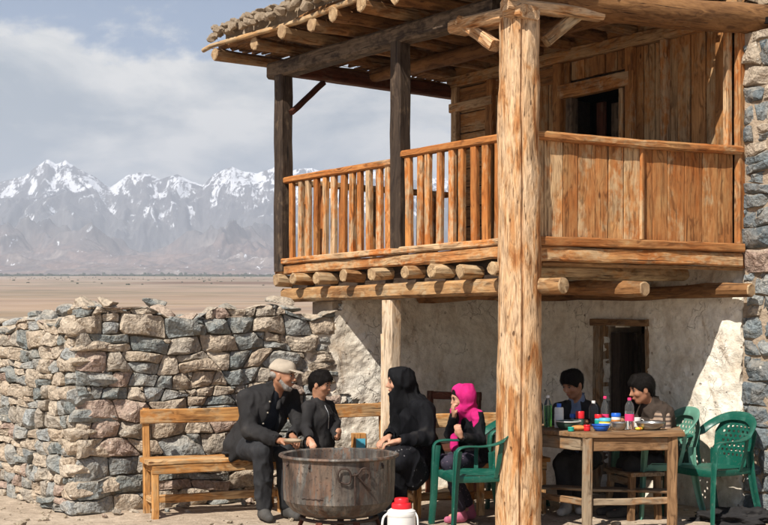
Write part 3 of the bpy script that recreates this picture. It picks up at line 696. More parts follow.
# lower door: heavy old frame, leaf ajar, dark room behind
door = bar('door', H(NW + .16, DO1 - .07, 0.02), H(NW + .16, DO1 - .07, 1.46), .10, .20, 'dark', house, up=nv)  # leaf and planks coloured near-black to stand for the opening's shade
for k in range(2): bar('plank', H(NW + .26 + k * .11, DO1 - .1 - k * .07, 0.03), H(NW + .26 + k * .11, DO1 - .1 - k * .07, 1.45), .02, .10, 'dark', door, up=(nv - dv * .6).normalized())
fr = bar('door_frame', H(NW - .01, DO1 + .045, 0), H(NW - .01, DO1 + .045, 1.56), .085, .12, 'table', house, up=nv, jit=.006)
bar('door_frame', H(NW + .03, DO0 + .0, 0), H(NW + .03, DO0 + .0, 1.52), .045, .10, 'table', house, up=nv, jit=.005)
bar('lintel', H(NW - .005, DO0 - .03, 1.545), H(NW - .005, DO1 + .12, 1.555), .13, .06, 'table', house, jit=.006)
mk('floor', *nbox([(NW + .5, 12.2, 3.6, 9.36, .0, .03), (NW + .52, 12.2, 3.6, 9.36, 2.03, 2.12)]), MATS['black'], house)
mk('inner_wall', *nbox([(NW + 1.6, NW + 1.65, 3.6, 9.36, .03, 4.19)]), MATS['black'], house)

# deck
DECK0, DECK1 = 6.0, 9.90
def dfac(n): return 6.72 - (n - 6.507) / 2.019 * .50      # the right face draws back slightly as it nears the wall
deck = mk('deck', [tuple(H(6.53, dfac(6.53) + .03, 2.06)), tuple(H(NW, dfac(NW) + .03, 2.06)), tuple(H(NW, 9.88, 2.06)), tuple(H(6.53, 9.88, 2.06))] +
          [tuple(H(6.53, dfac(6.53) + .03, 2.10)), tuple(H(NW, dfac(NW) + .03, 2.10)), tuple(H(NW, 9.88, 2.10)), tuple(H(6.53, 9.88, 2.10))],
          [(0, 1, 2, 3)[::-1], (4, 5, 6, 7), (0, 1, 5, 4), (1, 2, 6, 5), (2, 3, 7, 6), (3, 0, 4, 7)], MATS['dark'], house)
n_ = 6.56
while n_ < NW - .02:
    w = R.uniform(.13, .19); w = min(w, NW - .01 - n_)
    if w < .04: break
    bar('floor_board', H(n_ + w / 2, dfac(n_) + .04, 2.045), H(n_ + w / 2, 9.87, 2.045), w - .008, .026, 'board', deck, seg=6, jit=.002)
    n_ += w
# joists: peeled logs running into the house, ends showing under the fascia
JN = [(277, 284), (298, 282), (322, 278), (355, 275), (391, 272), (429, 269), (465, 265)]
JD = [9.86, 9.50, 9.12, 8.72, 8.32, 7.92, 7.55, 7.2, 6.85]
for d_ in JD:
    log('joist', H(6.36 + R.uniform(-.03, .04), d_, 1.945 + R.uniform(-.006, .006)), H(NW + .02, d_ - R.uniform(0, .04), 1.96), .055, .050, 'log', house, seg=9, rings=6, rough=.12, ang=24)
bar('light_stop', H(6.56, 6.95, 1.95), H(6.56, 9.84, 1.95), .02, .16, 'dark', house)  # strip added to stop sun leaking between fascia and beam
# carrying logs along the house, ends poking out on the right face
log('beam', H(6.60, 6.36, 1.81), H(6.58, 6.9, 1.81), .060, .062, 'log', house, seg=16, rings=6, rough=.06, bend=.004)
bar('beam', H(6.51, 9.86, 1.805), H(6.52, 6.80, 1.815), .13, .125, 'log', house, seg=16, jit=.006, ch=.022)
log('beam', H(7.42, 6.30, 1.80), H(7.42, 8.95, 1.80), .060, .062, 'rafter', house, seg=10, rings=14, rough=.10, ang=26)
log('beam', H(8.36, 6.02, 1.80), H(8.36, 8.90, 1.80), .056, .062, 'rafter', house, seg=10, rings=14, rough=.10, ang=26)
# fascia: left face
bar('fascia', H(6.485, 9.98, 2.045), H(6.485, 8.02, 2.065), .055, .095, 'parapet', house, seg=14, jit=.006, ch=.015)
bar('fascia', H(6.475, 8.06, 2.06), H(6.475, 6.86, 2.07), .06, .10, 'parapet', house, seg=10, jit=.006, ch=.015)
bar('sill', H(6.475, 9.95, 2.125), H(6.475, 6.82, 2.15), .085, .055, 'rail', house, seg=18, jit=.004, ch=.01)
# fascia: right face
bar('fascia', H(6.60, dfac(6.6) - .03, 2.055), H(NW - .06, dfac(NW) - .03, 2.05), .05, .11, 'parapet', house, seg=12, jit=.005, ch=.012)
bar('sill', H(6.62, dfac(6.6) - .045, 2.15), H(NW - .06, dfac(NW) - .045, 2.145), .07, .07, 'parapet', house, seg=12, jit=.004, ch=.01)
bar('fascia', H(6.7, dfac(6.7) + .02, 1.982), H(NW - .02, dfac(NW) - .0, 1.978), .06, .028, 'log', house, seg=8, jit=.004, ch=.006)

FN = (nv * .24 + dv * .97).normalized()
# left railing
def railing(P, Q, z0, z1, n, name='railing', mat='rail', rw=.075, rh=.06, skip0=.1, skip1=.1, bw=.060):
    P = Vector(P); Q = Vector(Q); up = Vector((0, 0, 1))
    r = bar(name, P + up * z1, Q + up * (z1 + .0), rw, rh, mat, house, seg=10, jit=.004, ch=.012)
    L_ = (Q - P).length; U = (Q - P) / L_; W = U.cross(up)
    for k in range(n):
        u = skip0 + (L_ - skip0 - skip1) * (k + .5) / n + R.gauss(0, .008); p = P + U * u
        lean = R.gauss(0, .006)
        bar('baluster', p + up * z0, p + U * lean + up * (z1 - rh / 2 - .001), bw * R.uniform(.88, 1.15), .042, mat, r, seg=4, jit=.0025, ch=.005, up=W)
    return r
railing(H(6.49, 9.84), H(6.49, 8.20), 2.155, 2.885, 12, skip0=.04, skip1=.0)
railing(H(6.485, 8.09), H(6.49, 6.84), 2.17, 2.935, 9, skip0=.02, skip1=.02)
railing(H(6.56, 9.86), H(NW - .03, 9.86), 2.12, 2.88, 9, skip0=.08, skip1=.05)
# dark carrying posts, corner and middle
def sqpost(n, d, z0, z1, w=.135, mat='dark', name='post'):
    return bar(name, H(n, d, z0), H(n, d, z1), w, w, mat, house, seg=9, jit=.004, ch=.014, up=nv, taper=.96)
sqpost(6.50, 9.90, 2.03, 3.88, .14); sqpost(6.50, 8.13, 2.16, 3.88, .135)
bar('brace', H(6.52, 9.80, 3.52), H(6.95, 9.88, 3.87), .045, .05, 'redbrown', house)
# solid parapet on the right face
hr = bar('handrail', H(6.62, dfac(6.6) - .02, 2.945), H(NW - .05, dfac(NW) - .015, 2.935), .085, .068, 'parapet', house, seg=16, jit=.005, ch=.02, bow=-.012)
n_ = 6.60; pq = []
while n_ < NW - .09:
    w = R.choice((.12, .135, .145, .155, .175)) * R.uniform(.93, 1.06); w = min(w, NW - .075 - n_)
    if w < .04: break
    dd = dfac(n_ + w / 2) + .012 + R.gauss(0, .0012)
    bar('plank', H(n_ + w / 2, dd, 2.16), H(n_ + w / 2 + R.gauss(0, .003), dd, 2.925), w * 1.03 - .006, .026, 'parapet', hr, seg=4, jit=.0015, ch=.003, up=FN)
    n_ += w
bar('plank', H(7.55, dfac(7.55) - .022, 2.19), H(7.555, dfac(7.55) - .022, 2.905), .035, .03, 'parapet', hr, up=dv)
bar('corner_board', H(NW - .03, dfac(NW) + .0, 1.985), H(NW - .03, dfac(NW) - .0, 3.93), .085, .06, 'parapet', house, seg=8, jit=.003, up=dv)
bar('corner_board', H(NW - .10, dfac(NW) + .07, 2.18), H(NW - .10, dfac(NW) + .07, 3.93), .06, .05, 'rail', house, seg=8, jit=.003, up=dv)
# thin prop under the main beam, behind the woman
bar('prop', H(6.53, 8.285, -.02), H(6.53, 8.29, 1.735), .13, .13, 'pale', house, seg=10, jit=.006, ch=.02, up=dv)
bar('prop', H(6.49, 8.33, .0), H(6.49, 8.335, 1.45), .06, .05, 'pale', house, seg=8, jit=.004, ch=.02, up=dv)

# upper timber wall
tw = mk('timber_wall', *nbox([(NW + .03, NW + .06, 6.2, 7.43, 2.1, 4.15), (NW + .03, NW + .06, 8.14, 9.76, 2.1, 4.15), (NW + .03, NW + .06, 7.43, 8.14, 3.68, 4.15)]), MATS['dark'], house)
d_ = 6.30
while d_ < 9.2:
    w = R.choice((.10, .12, .14, .16)) * R.uniform(.9, 1.1)
    if 7.40 < d_ < 8.10: z0 = 3.80
    else: z0 = 2.12
    if d_ < 7.44 < d_ + w: w = 7.44 - d_
    if d_ < 8.14 < d_ + w: w = 8.141 - d_
    if w > .03:
        off = R.choice((.0, .0, .012, .022)); bar('plank', H(NW - off, d_ + w / 2, z0), H(NW - off, d_ + w / 2, 3.97), w - .008, .03, 'board', tw, seg=4, jit=.002, ch=.004, up=nv)
    d_ += max(w, .005)
for d_, w_ in ((6.98, .07), (7.36, .09), (8.24, .10), (8.62, .06), (9.16, .09), (9.70, .09)):
    bar('stud', H(NW - .045, d_, 2.12), H(NW - .045, d_, 3.97), w_, .06, 'wood', tw, seg=5, jit=.004, ch=.008, up=nv)
z_ = 2.13
while z_ < 3.7:
    h_ = R.uniform(.15, .22); bar('plank', H(NW - .005, 9.22, z_ + h_ / 2), H(NW - .005, 9.65, z_ + h_ / 2), .03, h_ - .01, 'board', tw, seg=4, jit=.002); z_ += h_
bar('top_plate', H(NW - .05, 9.76, 3.76), H(NW - .05, 9.12, 3.765), .07, .09, 'wood', tw, seg=6)
bar('top_plate', H(NW - .03, 6.25, 4.03), H(NW - .03, 9.8, 4.03), .10, .11, 'board', tw, seg=12, jit=.005)
bar('top_plate', H(NW - .0, 6.25, 4.14), H(NW - .0, 9.8, 4.14), .07, .09, 'board', tw, seg=12, jit=.005)
for z_ in (3.84, 3.92): bar('plank', H(NW - .012, 8.3, z_ + .0), H(NW - .012, 9.78, z_), .035, .074, 'board', tw, seg=6)
ud = bar('door_lintel', H(NW - .035, 7.36, 3.70), H(NW - .035, 8.22, 3.70), .08, .13, 'wood', tw, seg=6, jit=.004)
bar('door_jamb', H(NW - .01, 8.10, 2.12), H(NW - .01, 8.10, 3.63), .08, .09, 'dark', tw, up=nv)
bar('door_jamb', H(NW - .01, 7.47, 2.12), H(NW - .01, 7.47, 3.63), .05, .09, 'wood', tw, up=nv)
dl = bar('door_leaf', H(NW + .22, 7.94, 2.14), H(NW + .22, 7.94, 3.6), .11, .025, 'redbrown', tw, up=nv)
for k in range(3): bar('plank', H(NW + .26 + .07 * k, 7.80 - .12 * k, 2.14), H(NW + .26 + .07 * k, 7.80 - .12 * k, 3.58), .10, .022, 'dark', dl, up=nv)
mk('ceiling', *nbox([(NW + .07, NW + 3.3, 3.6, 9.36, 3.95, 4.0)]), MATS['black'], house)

# roof
rf = mk('roof', *nbox([(6.18, 12.8, 6.34, 10.42, 4.225, 4.33), (8.9, 12.8, 2.9, 6.338, 4.2, 4.32)]), MATS['roofmud'], house)
RD = [10.38, 9.76, 9.23, 8.81, 8.46, 8.05, 7.68, 7.30, 6.96, 6.62]
for k, d_ in enumerate(RD):
    log('rafter', H(6.05 + R.uniform(-.02, .04), d_, 4.10 + R.uniform(-.01, .01)), H(8.95, d_ - R.uniform(-.04, .05), 4.13), .064 * R.uniform(.9, 1.12), .054, 'rafter', rf, seg=9, rings=10, rough=.11, bend=.014, ang=26)
# outer eave pole and its loose end
log('eave_pole', H(6.05, 10.62, 4.185), H(6.07, 6.2, 4.21), .022, .032, 'log', rf, seg=9, rings=24, bend=.02)
log('eave_pole', H(6.15, 10.45, 4.20), H(6.13, 8.3, 4.215), .034, .03, 'rafter', rf, seg=9, rings=14, bend=.02)
def brush():
    V = []; F = []
    n = 6.12
    while n < 8.9:
        k0 = R.uniform(6.3, 6.5); k1 = R.uniform(10.3, 10.5); r = R.uniform(.012, .022); 
        A = [j * math.pi / 3 for j in range(6)]; m = 14; b = len(V)
        for i in range(m + 1):
            t = i / m; nn = n + R.gauss(0, .012); zz = 4.195 + R.gauss(0, .006)
            for a in A: V.append(tuple(H(nn + r * math.cos(a), k0 + (k1 - k0) * t, zz + r * math.sin(a))))
        for i in range(m):
            for j in range(6): a = b + i * 6 + j; c = b + i * 6 + (j + 1) % 6; F.append((a, c, c + 6, a + 6))
        n += R.uniform(.028, .06)
    for i in range(160):     # ragged twigs
        p = H(R.uniform(6.08, 8.9), R.uniform(6.4, 10.4), 4.15 + R.uniform(-.02, .02)); q = p + Vector((R.gauss(0, .12), R.gauss(0, .12), R.uniform(-.05, .03))); r = .004
        b = len(V)
        for s_ in (p, q):
            for j in range(3): a = j * 2.094; V.append((s_.x + r * math.cos(a), s_.y + r * .4 * math.sin(a), s_.z + r * math.sin(a)))
        for j in range(3): F.append((b + j, b + (j + 1) % 3, b + 3 + (j + 1) % 3, b + 3 + j))
    tag(mk('brushwood', V, F, MATS['rafter'], rf, smooth=True), kind='stuff')
brush()
# stones and mud clods along the eaves
def eave(nf, d0, d1):
    for row, (dn, dz, k) in enumerate(((-.06, -.03, .9), (.05, .045, .9), (.2, .07, 1.), (-.02, .04, .6))):
        d_ = d0
        while d_ < d1:
            w = R.uniform(.07, .17) * k; rock('roof_stone', H(nf + dn + R.uniform(-.03, .03), d_ + w / 2, 4.315 + dz + R.uniform(-.02, .02)), (w * 1.2, R.uniform(.1, .15), R.uniform(.09, .14) * k), rf, mat='straw'); d_ += w * .8
eave(6.08, 6.4, 10.45)
for i in range(24):
    t = R.random(); rock('roof_stone', H(6.2 + 2.4 * t, 10.42 + R.uniform(-.05, .04), 4.33), (R.uniform(.08, .16), R.uniform(.08, .14), R.uniform(.06, .1)), rf, mat='straw')
# dark plates carried by the posts
bar('plate', H(6.50, 10.08, 3.945), H(6.52, 6.95, 3.93), .15, .155, 'dark', house, seg=18, jit=.006, ch=.02)
bar('plate', H(6.6, 9.86, 3.945), H(8.62, 9.80, 3.94), .12, .13, 'redbrown', house, seg=8, jit=.005, ch=.015)
log('plate', H(6.40, dfac(6.4) - .03, 3.965), H(9.3, dfac(9.3) - .03, 3.985), .125, .12, 'rafter', house, seg=16, rings=20, rough=.05, crack=.9)
log('plate', H(7.5, 6.5, 3.98), H(7.5, 9.85, 3.98), .07, .065, 'rafter', house, seg=10, rings=10)
# the big round corner post and its brackets
log('corner_post', H(6.507, 6.72, -.1), H(6.507, 6.72, 3.86), .172, .148, 'post', house, seg=96, rings=90, rough=.03, bend=.004, crack=1.772)
bar('bracket', H(6.45, 6.55, 3.815), H(6.47, 7.38, 3.845), .20, .10, 'post', house, seg=6, jit=.005, ch=.02)
bar('brace', H(6.43, 6.90, 3.62), H(6.42, 7.28, 3.88), .10, .09, 'post', house, jit=.004, ch=.015)
bar('brace', H(6.68, 6.62, 3.64), H(7.0, 6.55, 3.90), .08, .09, 'log', house, jit=.004, ch=.015)
bar('bracket', H(6.30, 6.66, 3.865), H(7.15, 6.50, 3.88), .12, .085, 'post', house, seg=6, jit=.005, ch=.02)
# ---------------------------------------------------------------- things in the yard
def frame_M(loc, fwd):
    f = Vector((fwd[0], fwd[1], 0)).normalized(); l = Vector((-f.y, f.x, 0))
    return Matrix(((f.x, l.x, 0, loc[0]), (f.y, l.y, 0, loc[1]), (0, 0, 1, loc[2]), (0, 0, 0, 1)))
def thing(name, label, cat, M, group=None):
    o = bpy.data.objects.new(name, None); o.empty_display_size = .1; reg(o, None, M); return tag(o, label, cat, group)
def lbar(t, name, p, q, w, h, mat, **k):
    M = WM[t.name]; up = k.pop('up', Vector((0, 0, 1))); up = M.to_3x3() @ Vector(up)
    return bar(name, M @ Vector(p), M @ Vector(q), w, h, mat, t, up=up, **k)
def lathe(name, prof, mat, parent, M, n=32, wob=0, mats=None, closed=True, smooth=True, angle=40):
    V = []; F = []
    for i, (r, z) in enumerate(prof):
        for j in range(n):
            a = 2 * math.pi * j / n; rr = r * (1 + (wob * perlin(np.array([math.cos(a) * 1.7, math.sin(a) * 1.7, z * 6])) if wob else 0)); V.append((rr * math.cos(a), rr * math.sin(a), z))
    for i in range(len(prof) - 1):
        for j in range(n): a = i * n + j; b = i * n + (j + 1) % n; F.append((a, b, b + n, a + n))
    if closed: F.append(tuple(range(n - 1, -1, -1))); F.append(tuple((len(prof) - 1) * n + j for j in range(n)))
    return mk(name, V, F, mat, parent, M, smooth, angle=angle)
def tube(name, pts, r, mat, parent, M, n=8, caps=True, flat=1.0):
    pts = [Vector(p) for p in pts]; V = []; F = []; up = Vector((0, 0, 1))
    for i, p in enumerate(pts):
        t = (pts[min(i + 1, len(pts) - 1)] - pts[max(i - 1, 0)]).normalized(); s_ = t.cross(up)
        if s_.length < .05: s_ = t.cross(Vector((1, 0, 0)))
        s_.normalize(); u = s_.cross(t); rr = r[i] if isinstance(r, (list, tuple)) else r
        for j in range(n): a = 2 * math.pi * j / n; V.append(tuple(p + s_ * rr * math.cos(a) + u * rr * flat * math.sin(a)))
    for i in range(len(pts) - 1):
        for j in range(n): a = i * n + j; b = i * n + (j + 1) % n; F.append((a, b, b + n, a + n))
    if caps: F.append(tuple(range(n - 1, -1, -1))); F.append(tuple((len(pts) - 1) * n + j for j in range(n)))
    return mk(name, V, F, mat, parent, M, True, angle=50)
def catmull(P, m=6):
    P = [Vector(p) for p in P]; P = [P[0] * 2 - P[1]] + P + [P[-1] * 2 - P[-2]]; out = []
    for i in range(1, len(P) - 2):
        for k in range(m):
            t = k / m; a, b, c, d = P[i - 1:i + 3]; out.append(.5 * ((2 * b) + (c - a) * t + (2 * a - 5 * b + 4 * c - d) * t * t + (3 * b - a - 3 * c + d) * t ** 3))
    out.append(P[-2]); return out

# --- benches
def bench(name, label, P, fwd, L_, seat_z, back_z, depth=.32, mat='bench'):
    # local x: towards the sitter's front, local y: along the bench
    t = thing(name, label, 'bench', frame_M(P, fwd)); lo, hi = 0, L_
    lbar(t, 'seat', (depth * .24, lo - .03, seat_z - .02), (depth * .24, hi + .03, seat_z - .02), depth * .5, .035, mat, seg=12, jit=.003)
    lbar(t, 'seat', (depth * .78, lo - .03, seat_z - .018), (depth * .78, hi + .03, seat_z - .02), depth * .48, .035, mat, seg=12, jit=.003)
    for y in (lo + .03, (lo + hi) / 2, hi - .03):
        lbar(t, 'leg', (depth - .03, y, -.01), (depth - .03, y, seat_z - .04), .055, .055, mat, up=(1, 0, 0))
        lbar(t, 'leg', (.0, y, -.01), (-.05, y, back_z + .01), .055, .05, mat, up=(1, 0, 0))
        lbar(t, 'rail', (.03, y + .001, seat_z - .075), (depth - .06, y + .001, seat_z - .075), .03, .06, mat)
        lbar(t, 'rail', (.03, y, .14), (depth - .06, y, .14), .03, .05, mat)
    lbar(t, 'apron', (depth - .012, lo, seat_z - .072), (depth - .012, hi, seat_z - .072), .024, .07, mat, seg=10)
    lbar(t, 'stretcher', (depth * .5, lo + .02, .145), (depth * .5, hi - .02, .145), .03, .065, mat, seg=10, jit=.005)
    lbar(t, 'backrest', (-.018, lo - .02, back_z - .06), (-.018, hi + .02, back_z - .055), .03, .115, mat, seg=10, jit=.003)
    return t
bdir = Vector((.92, .39, 0)).normalized()
bench('bench', 'long orange wooden bench with a single back rail against the stone wall', (-1.93 , 10.03, 0), (bdir.y, -bdir.x), 2.13, .465, .845)
b2 = Vector((.97, .22, 0)).normalized()
bench('bench', 'pale wooden bench under the balcony where the woman and the girl sit', (.17, 10.16, 0), (b2.y, -b2.x), 1.10, .455, .80)
t = thing('chair_frame', 'dark wooden chair back standing in the shade behind the girl', 'chair', frame_M((.60, 11.2, 0), (-.5, -.86)))
for y in (-.24, .24): lbar(t, 'leg', (-.02, y, 0), (-.06, y, .93), .05, .045, 'redbrown', up=(1, 0, 0))
for y in (-.24, .24): lbar(t, 'leg', (.38, y, 0), (.38, y, .44), .05, .045, 'redbrown', up=(1, 0, 0))
lbar(t, 'backrest', (-.06, -.27, .89), (-.06, .27, .89), .03, .07, 'redbrown'); lbar(t, 'rail', (-.045, -.24, .68), (-.045, .24, .68), .025, .05, 'redbrown')
lbar(t, 'seat', (.18, -.26, .45), (.18, .26, .45), .44, .03, 'redbrown')

# --- green moulded plastic chairs
def plastic(name, c, rough=.42):
    s = NT(name); v = s.obj(); a = s.noise(v, 9, 5, .6); b = s.noise(v, 60, 3, .6)
    c2 = s.mix(s.mrange(a, .52, .68, 0, .45), c, tuple(min(1, x * 1.7 + .035) for x in c)); c2 = s.mix(s.mrange(b, .6, .7, 0, .35), c2, (.20, .20, .16)); s.color(c2)
    s.l(s.mrange(a, .3, .7, rough - .1, rough + .22), s.b.inputs['Roughness']); s.b.inputs['Specular IOR Level'].default_value = .45; s.bump(b, .0008); return s.m
MATS['green'] = plastic('green_plastic', (.004, .078, .052)); MATS['pgreen'] = plastic('faded_green_plastic', (.11, .26, .19))
def ribbon(t, name, pts, dirs, w, th, mat):
    """flat strip along pts; dirs gives the width direction at each; rounded rectangle section"""
    V = []; F = []; P = [Vector(p) for p in pts]
    for i, p in enumerate(P):
        tg = (P[min(i + 1, len(P) - 1)] - P[max(i - 1, 0)]).normalized(); d = Vector(dirs[i]); d = (d - tg * d.dot(tg)).normalized(); n = tg.cross(d)
        ww = (w[i] if isinstance(w, (list, tuple)) else w) / 2; tt = th / 2
        for (a, b) in ((-1, -.4), (-.85, -1), (.85, -1), (1, -.4), (1, .4), (.85, 1), (-.85, 1), (-1, .4)): V.append(tuple(p + d * a * ww + n * b * tt))
    for i in range(len(P) - 1):
        for j in range(8): a = i * 8 + j; b = i * 8 + (j + 1) % 8; F.append((a, b, b + 8, a + 8))
    F.append(tuple(range(7, -1, -1))); F.append(tuple(range(len(P) * 8 - 8, len(P) * 8)))
    return mk(name, V, F, MATS[mat], t, WM[t.name], True, angle=45)
def panel(t, name, f, nu, nv_, th, mat, hole=None):
    """thin curved panel f(u,v) with pierced cells"""
    G = {}; V = []; F = []
    P = [[Vector(f(i / nu, j / nv_)) for j in range(nv_ + 1)] for i in range(nu + 1)]
    for side in (0, 1):
        for i in range(nu + 1):
            for j in range(nv_ + 1):
                a = P[min(i + 1, nu)][j] - P[max(i - 1, 0)][j]; b = P[i][min(j + 1, nv_)] - P[i][max(j - 1, 0)]; n = a.cross(b).normalized()
                G[(side, i, j)] = len(V); V.append(tuple(P[i][j] + n * (th / 2 if side else -th / 2)))
    solid = {(i, j) for i in range(nu) for j in range(nv_) if not (hole and hole(i, j))}
    for (i, j) in solid:
        q = [(i, j), (i + 1, j), (i + 1, j + 1), (i, j + 1)]
        F.append(tuple(G[(1, *c)] for c in q)); F.append(tuple(G[(0, *c)] for c in q[::-1]))
        for k, (di, dj) in enumerate(((0, -1), (1, 0), (0, 1), (-1, 0))):
            if (i + di, j + dj) not in solid:
                a, b = q[k], q[(k + 1) % 4]; F.append((G[(1, *b)], G[(1, *a)], G[(0, *a)], G[(0, *b)]))
    return mk(name, V, F, MATS[mat], t, WM[t.name], True, angle=50)
def mono_chair(label, P, fwd, mat='green', sc_=1.0):
    t = thing('plastic_chair', label, 'chair', frame_M(P, fwd), 'green plastic armchairs'); S = sc_
    def k(p): return tuple(x * S for x in p)
    # seat, dished, with a rolled front lip
    def seat(u, v): x = -.20 + .43 * u; y = (-.215 + .43 * v) * (1 + .08 * u); return k((x, y, .425 - .02 * math.sin(math.pi * u) * math.sin(math.pi * v) - .05 * max(0, u - .86) ** .8 * 2 + .015 * u))
    panel(t, 'seat', seat, 14, 12, .007, mat)
    for s_ in (-1, 1): ribbon(t, 'apron', [k((-.2, s_ * .213, .405)), k((0, s_ * .225, .40)), k((.23, s_ * .238, .405))], [(0, 0, 1)] * 3, .05 * S, .008, mat)
    ribbon(t, 'apron', [k((.235, -.24, .40)), k((.245, 0, .395)), k((.235, .24, .40))], [(0, 0, 1)] * 3, .055 * S, .008, mat)
    # hoop: arm - back top - arm
    H_ = [(.27, .275, .50), (.262, .285, .615), (.20, .285, .655), (.04, .285, .655), (-.10, .275, .685), (-.21, .235, .765), (-.275, .13, .825), (-.29, 0, .84)]
    pts = H_ + [(x, -y, z) for (x, y, z) in H_[-2::-1]]
    cm = catmull(pts, 4); n = len(cm); dirs = []
    for i, p in enumerate(cm):
        tt = i / (n - 1); e = abs(tt - .5) * 2; sgn = 1 if p.y > 0 else -1
        if e > .86: dirs.append((.1, 1, 0))
        elif e > .4: dirs.append((-.15, sgn, .05))
        else: dirs.append((-.5 , .8 * p.y / .2 * .5, .9))
    fl = []
    last = Vector((0, 1, 0))
    for i, d in enumerate(dirs):
        d = Vector(d).normalized()
        if d.dot(last) < 0: d = -d
        last = (last * .35 + d * .65).normalized(); fl.append(last.copy())
    w = [(.068 + .014 * math.cos((i / (n - 1) - .5) * 6.28)) * S for i in range(n)]
    ribbon(t, 'armrest', [tuple(p * S) for p in cm], fl, w, .014 * S, mat)
    # pierced back panel
    def back(u, v):
        z = .42 + .405 * u; wd = .185 + .045 * math.sin(min(1, u * 1.15) * math.pi * .55) - .07 * max(0, u - .72) / .28; y = (v * 2 - 1) * wd
        x = -.195 - .085 * u - .022 * (1 - (v * 2 - 1) ** 2); return k((x, y, z - .01 * (v * 2 - 1) ** 2 * u))
    def hole(i, j): return 8 <= i <= 34 and 6 <= j <= 29 and i % 4 in (1, 2) and (j + (2 if (i // 4) % 2 else 0)) % 4 in (0, 1)
    panel(t, 'backrest', back, 42, 36, .006, mat, hole)
    for s_ in (-1, 1):
        a = catmull([(.262, s_ * .285, .62), (.275, s_ * .278, .45), (.285, s_ * .275, .22), (.30, s_ * .285, .0)], 3)
        ribbon(t, 'leg', [tuple(p * S) for p in a], [(0, 1, 0)] * len(a), [.062 * S - .022 * S * i / len(a) for i in range(len(a))], .010, mat)
        ribbon(t, 'leg_rib', [tuple((p + Vector((-.018, s_ * -.022, 0))) * S) for p in a], [(1, 0, 0)] * len(a), [.066 * S - .03 * S * i / len(a) for i in range(len(a))], .008, mat)
        a = catmull([(-.21, s_ * .215, .56), (-.215, s_ * .222, .42), (-.25, s_ * .235, .2), (-.30, s_ * .25, .0)], 3)
        ribbon(t, 'leg', [tuple(p * S) for p in a], [(0, 1, 0)] * len(a), [.05 * S - .012 * S * i / len(a) for i in range(len(a))], .010, mat)
        ribbon(t, 'leg_rib', [tuple((p + Vector((.018, s_ * -.018, 0))) * S) for p in a], [(1, 0, 0)] * len(a), [.056 * S - .024 * S * i / len(a) for i in range(len(a))], .008, mat)
        ribbon(t, 'arm_strut', [k((-.07, s_ * .225, .41)), k((-.085, s_ * .265, .54)), k((-.10, s_ * .275, .672))], [(1, 0, 0)] * 3, .035 * S, .009, mat)
    return t
mono_chair('empty dark green plastic armchair beside the big wooden post', (.70, 9.40, 0), (-.96, -.26), 'green', .97)
mono_chair('empty green plastic armchair with pierced back standing by the whitewashed wall', (2.60, 9.86, 0), (-.86, -.51), 'green', .95)
mono_chair('green plastic armchair half hidden between the girl and the wooden post', (1.02, 10.66, 0), (-.9, -.35), 'green', 1.0)
mono_chair('faded pale green plastic armchair in which the boy in the brown jacket sits', (2.22, 10.12, 0), (-.95, -.25), 'pgreen', .98)

# --- cauldron on its iron stand
def pot_mat():
    s = NT('fire_blackened_iron'); v = s.obj((5, 5, 1.1), False); a = s.noise(v, 1.8, 7, .66, .5); v2 = s.obj((22, 22, 2.2), False); b = s.noise(v2, 1, 4, .6); v3 = s.obj((1, 1, 1), False); d = s.noise(v3, 45, 4, .65)
    c = s.ramp(a, [(.30, (.06, .05, .042)), (.40, (.20, .155, .125)), (.47, (.27, .18, .135)), (.53, (.20, .215, .21)), (.60, (.36, .32, .28)), (.70, (.11, .085, .07))])
    c = s.mix(.9, c, s.ramp(b, [(.35, (.50, .46, .44)), (.55, (1, 1, 1)), (.68, (1.3, 1.25, 1.2))]), 'MULTIPLY'); c = s.mix(s.mrange(d, .56, .66, 0, .7), c, (.05, .035, .03))
    c = s.mix(s.mrange(b, .62, .70, 0, .5), c, (.26, .11, .05)); c = s.mix(1.0, c, (.74, .70, .66), 'MULTIPLY'); e = s.noise(v3, 3.2, 5, .6); c = s.mix(s.mrange(e, .45, .62, 0, .65), c, (.055, .045, .04))
    s.color(c); s.b.inputs['Metallic'].default_value = .35; s.b.inputs['Roughness'].default_value = .55; s.bump(s.math('ADD', b, s.math('MULTIPLY', d, .6)), .004); return s.m
MATS['pot'] = pot_mat(); MATS['iron'] = plain('rusty_iron', (.075, .05, .04), .7, .3, .5, .5, 30, .003)
PX, PY = X(339, 8.9), 8.9
pot = thing('cauldron', 'big round fire-stained iron cauldron with looped handles in front of the seated group', 'cauldron', Matrix.Translation((PX, PY, .155)))
PM = WM[pot.name]
prof = [(.02, .0), (.14, .003), (.26, .022), (.33, .055), (.372, .10), (.386, .125), (.392, .132), (.392, .14), (.396, .20), (.398, .30), (.40, .40), (.402, .425), (.42, .432), (.428, .440), (.425, .452), (.41, .455), (.392, .445),
        (.388, .40), (.384, .25), (.378, .14), (.35, .09), (.30, .05), (.15, .02), (.02, .018)]
lathe('body', prof, MATS['pot'], pot, PM, 72, wob=.012)
def arcpt(a, r, z): return (r * math.cos(a), r * math.sin(a), z)
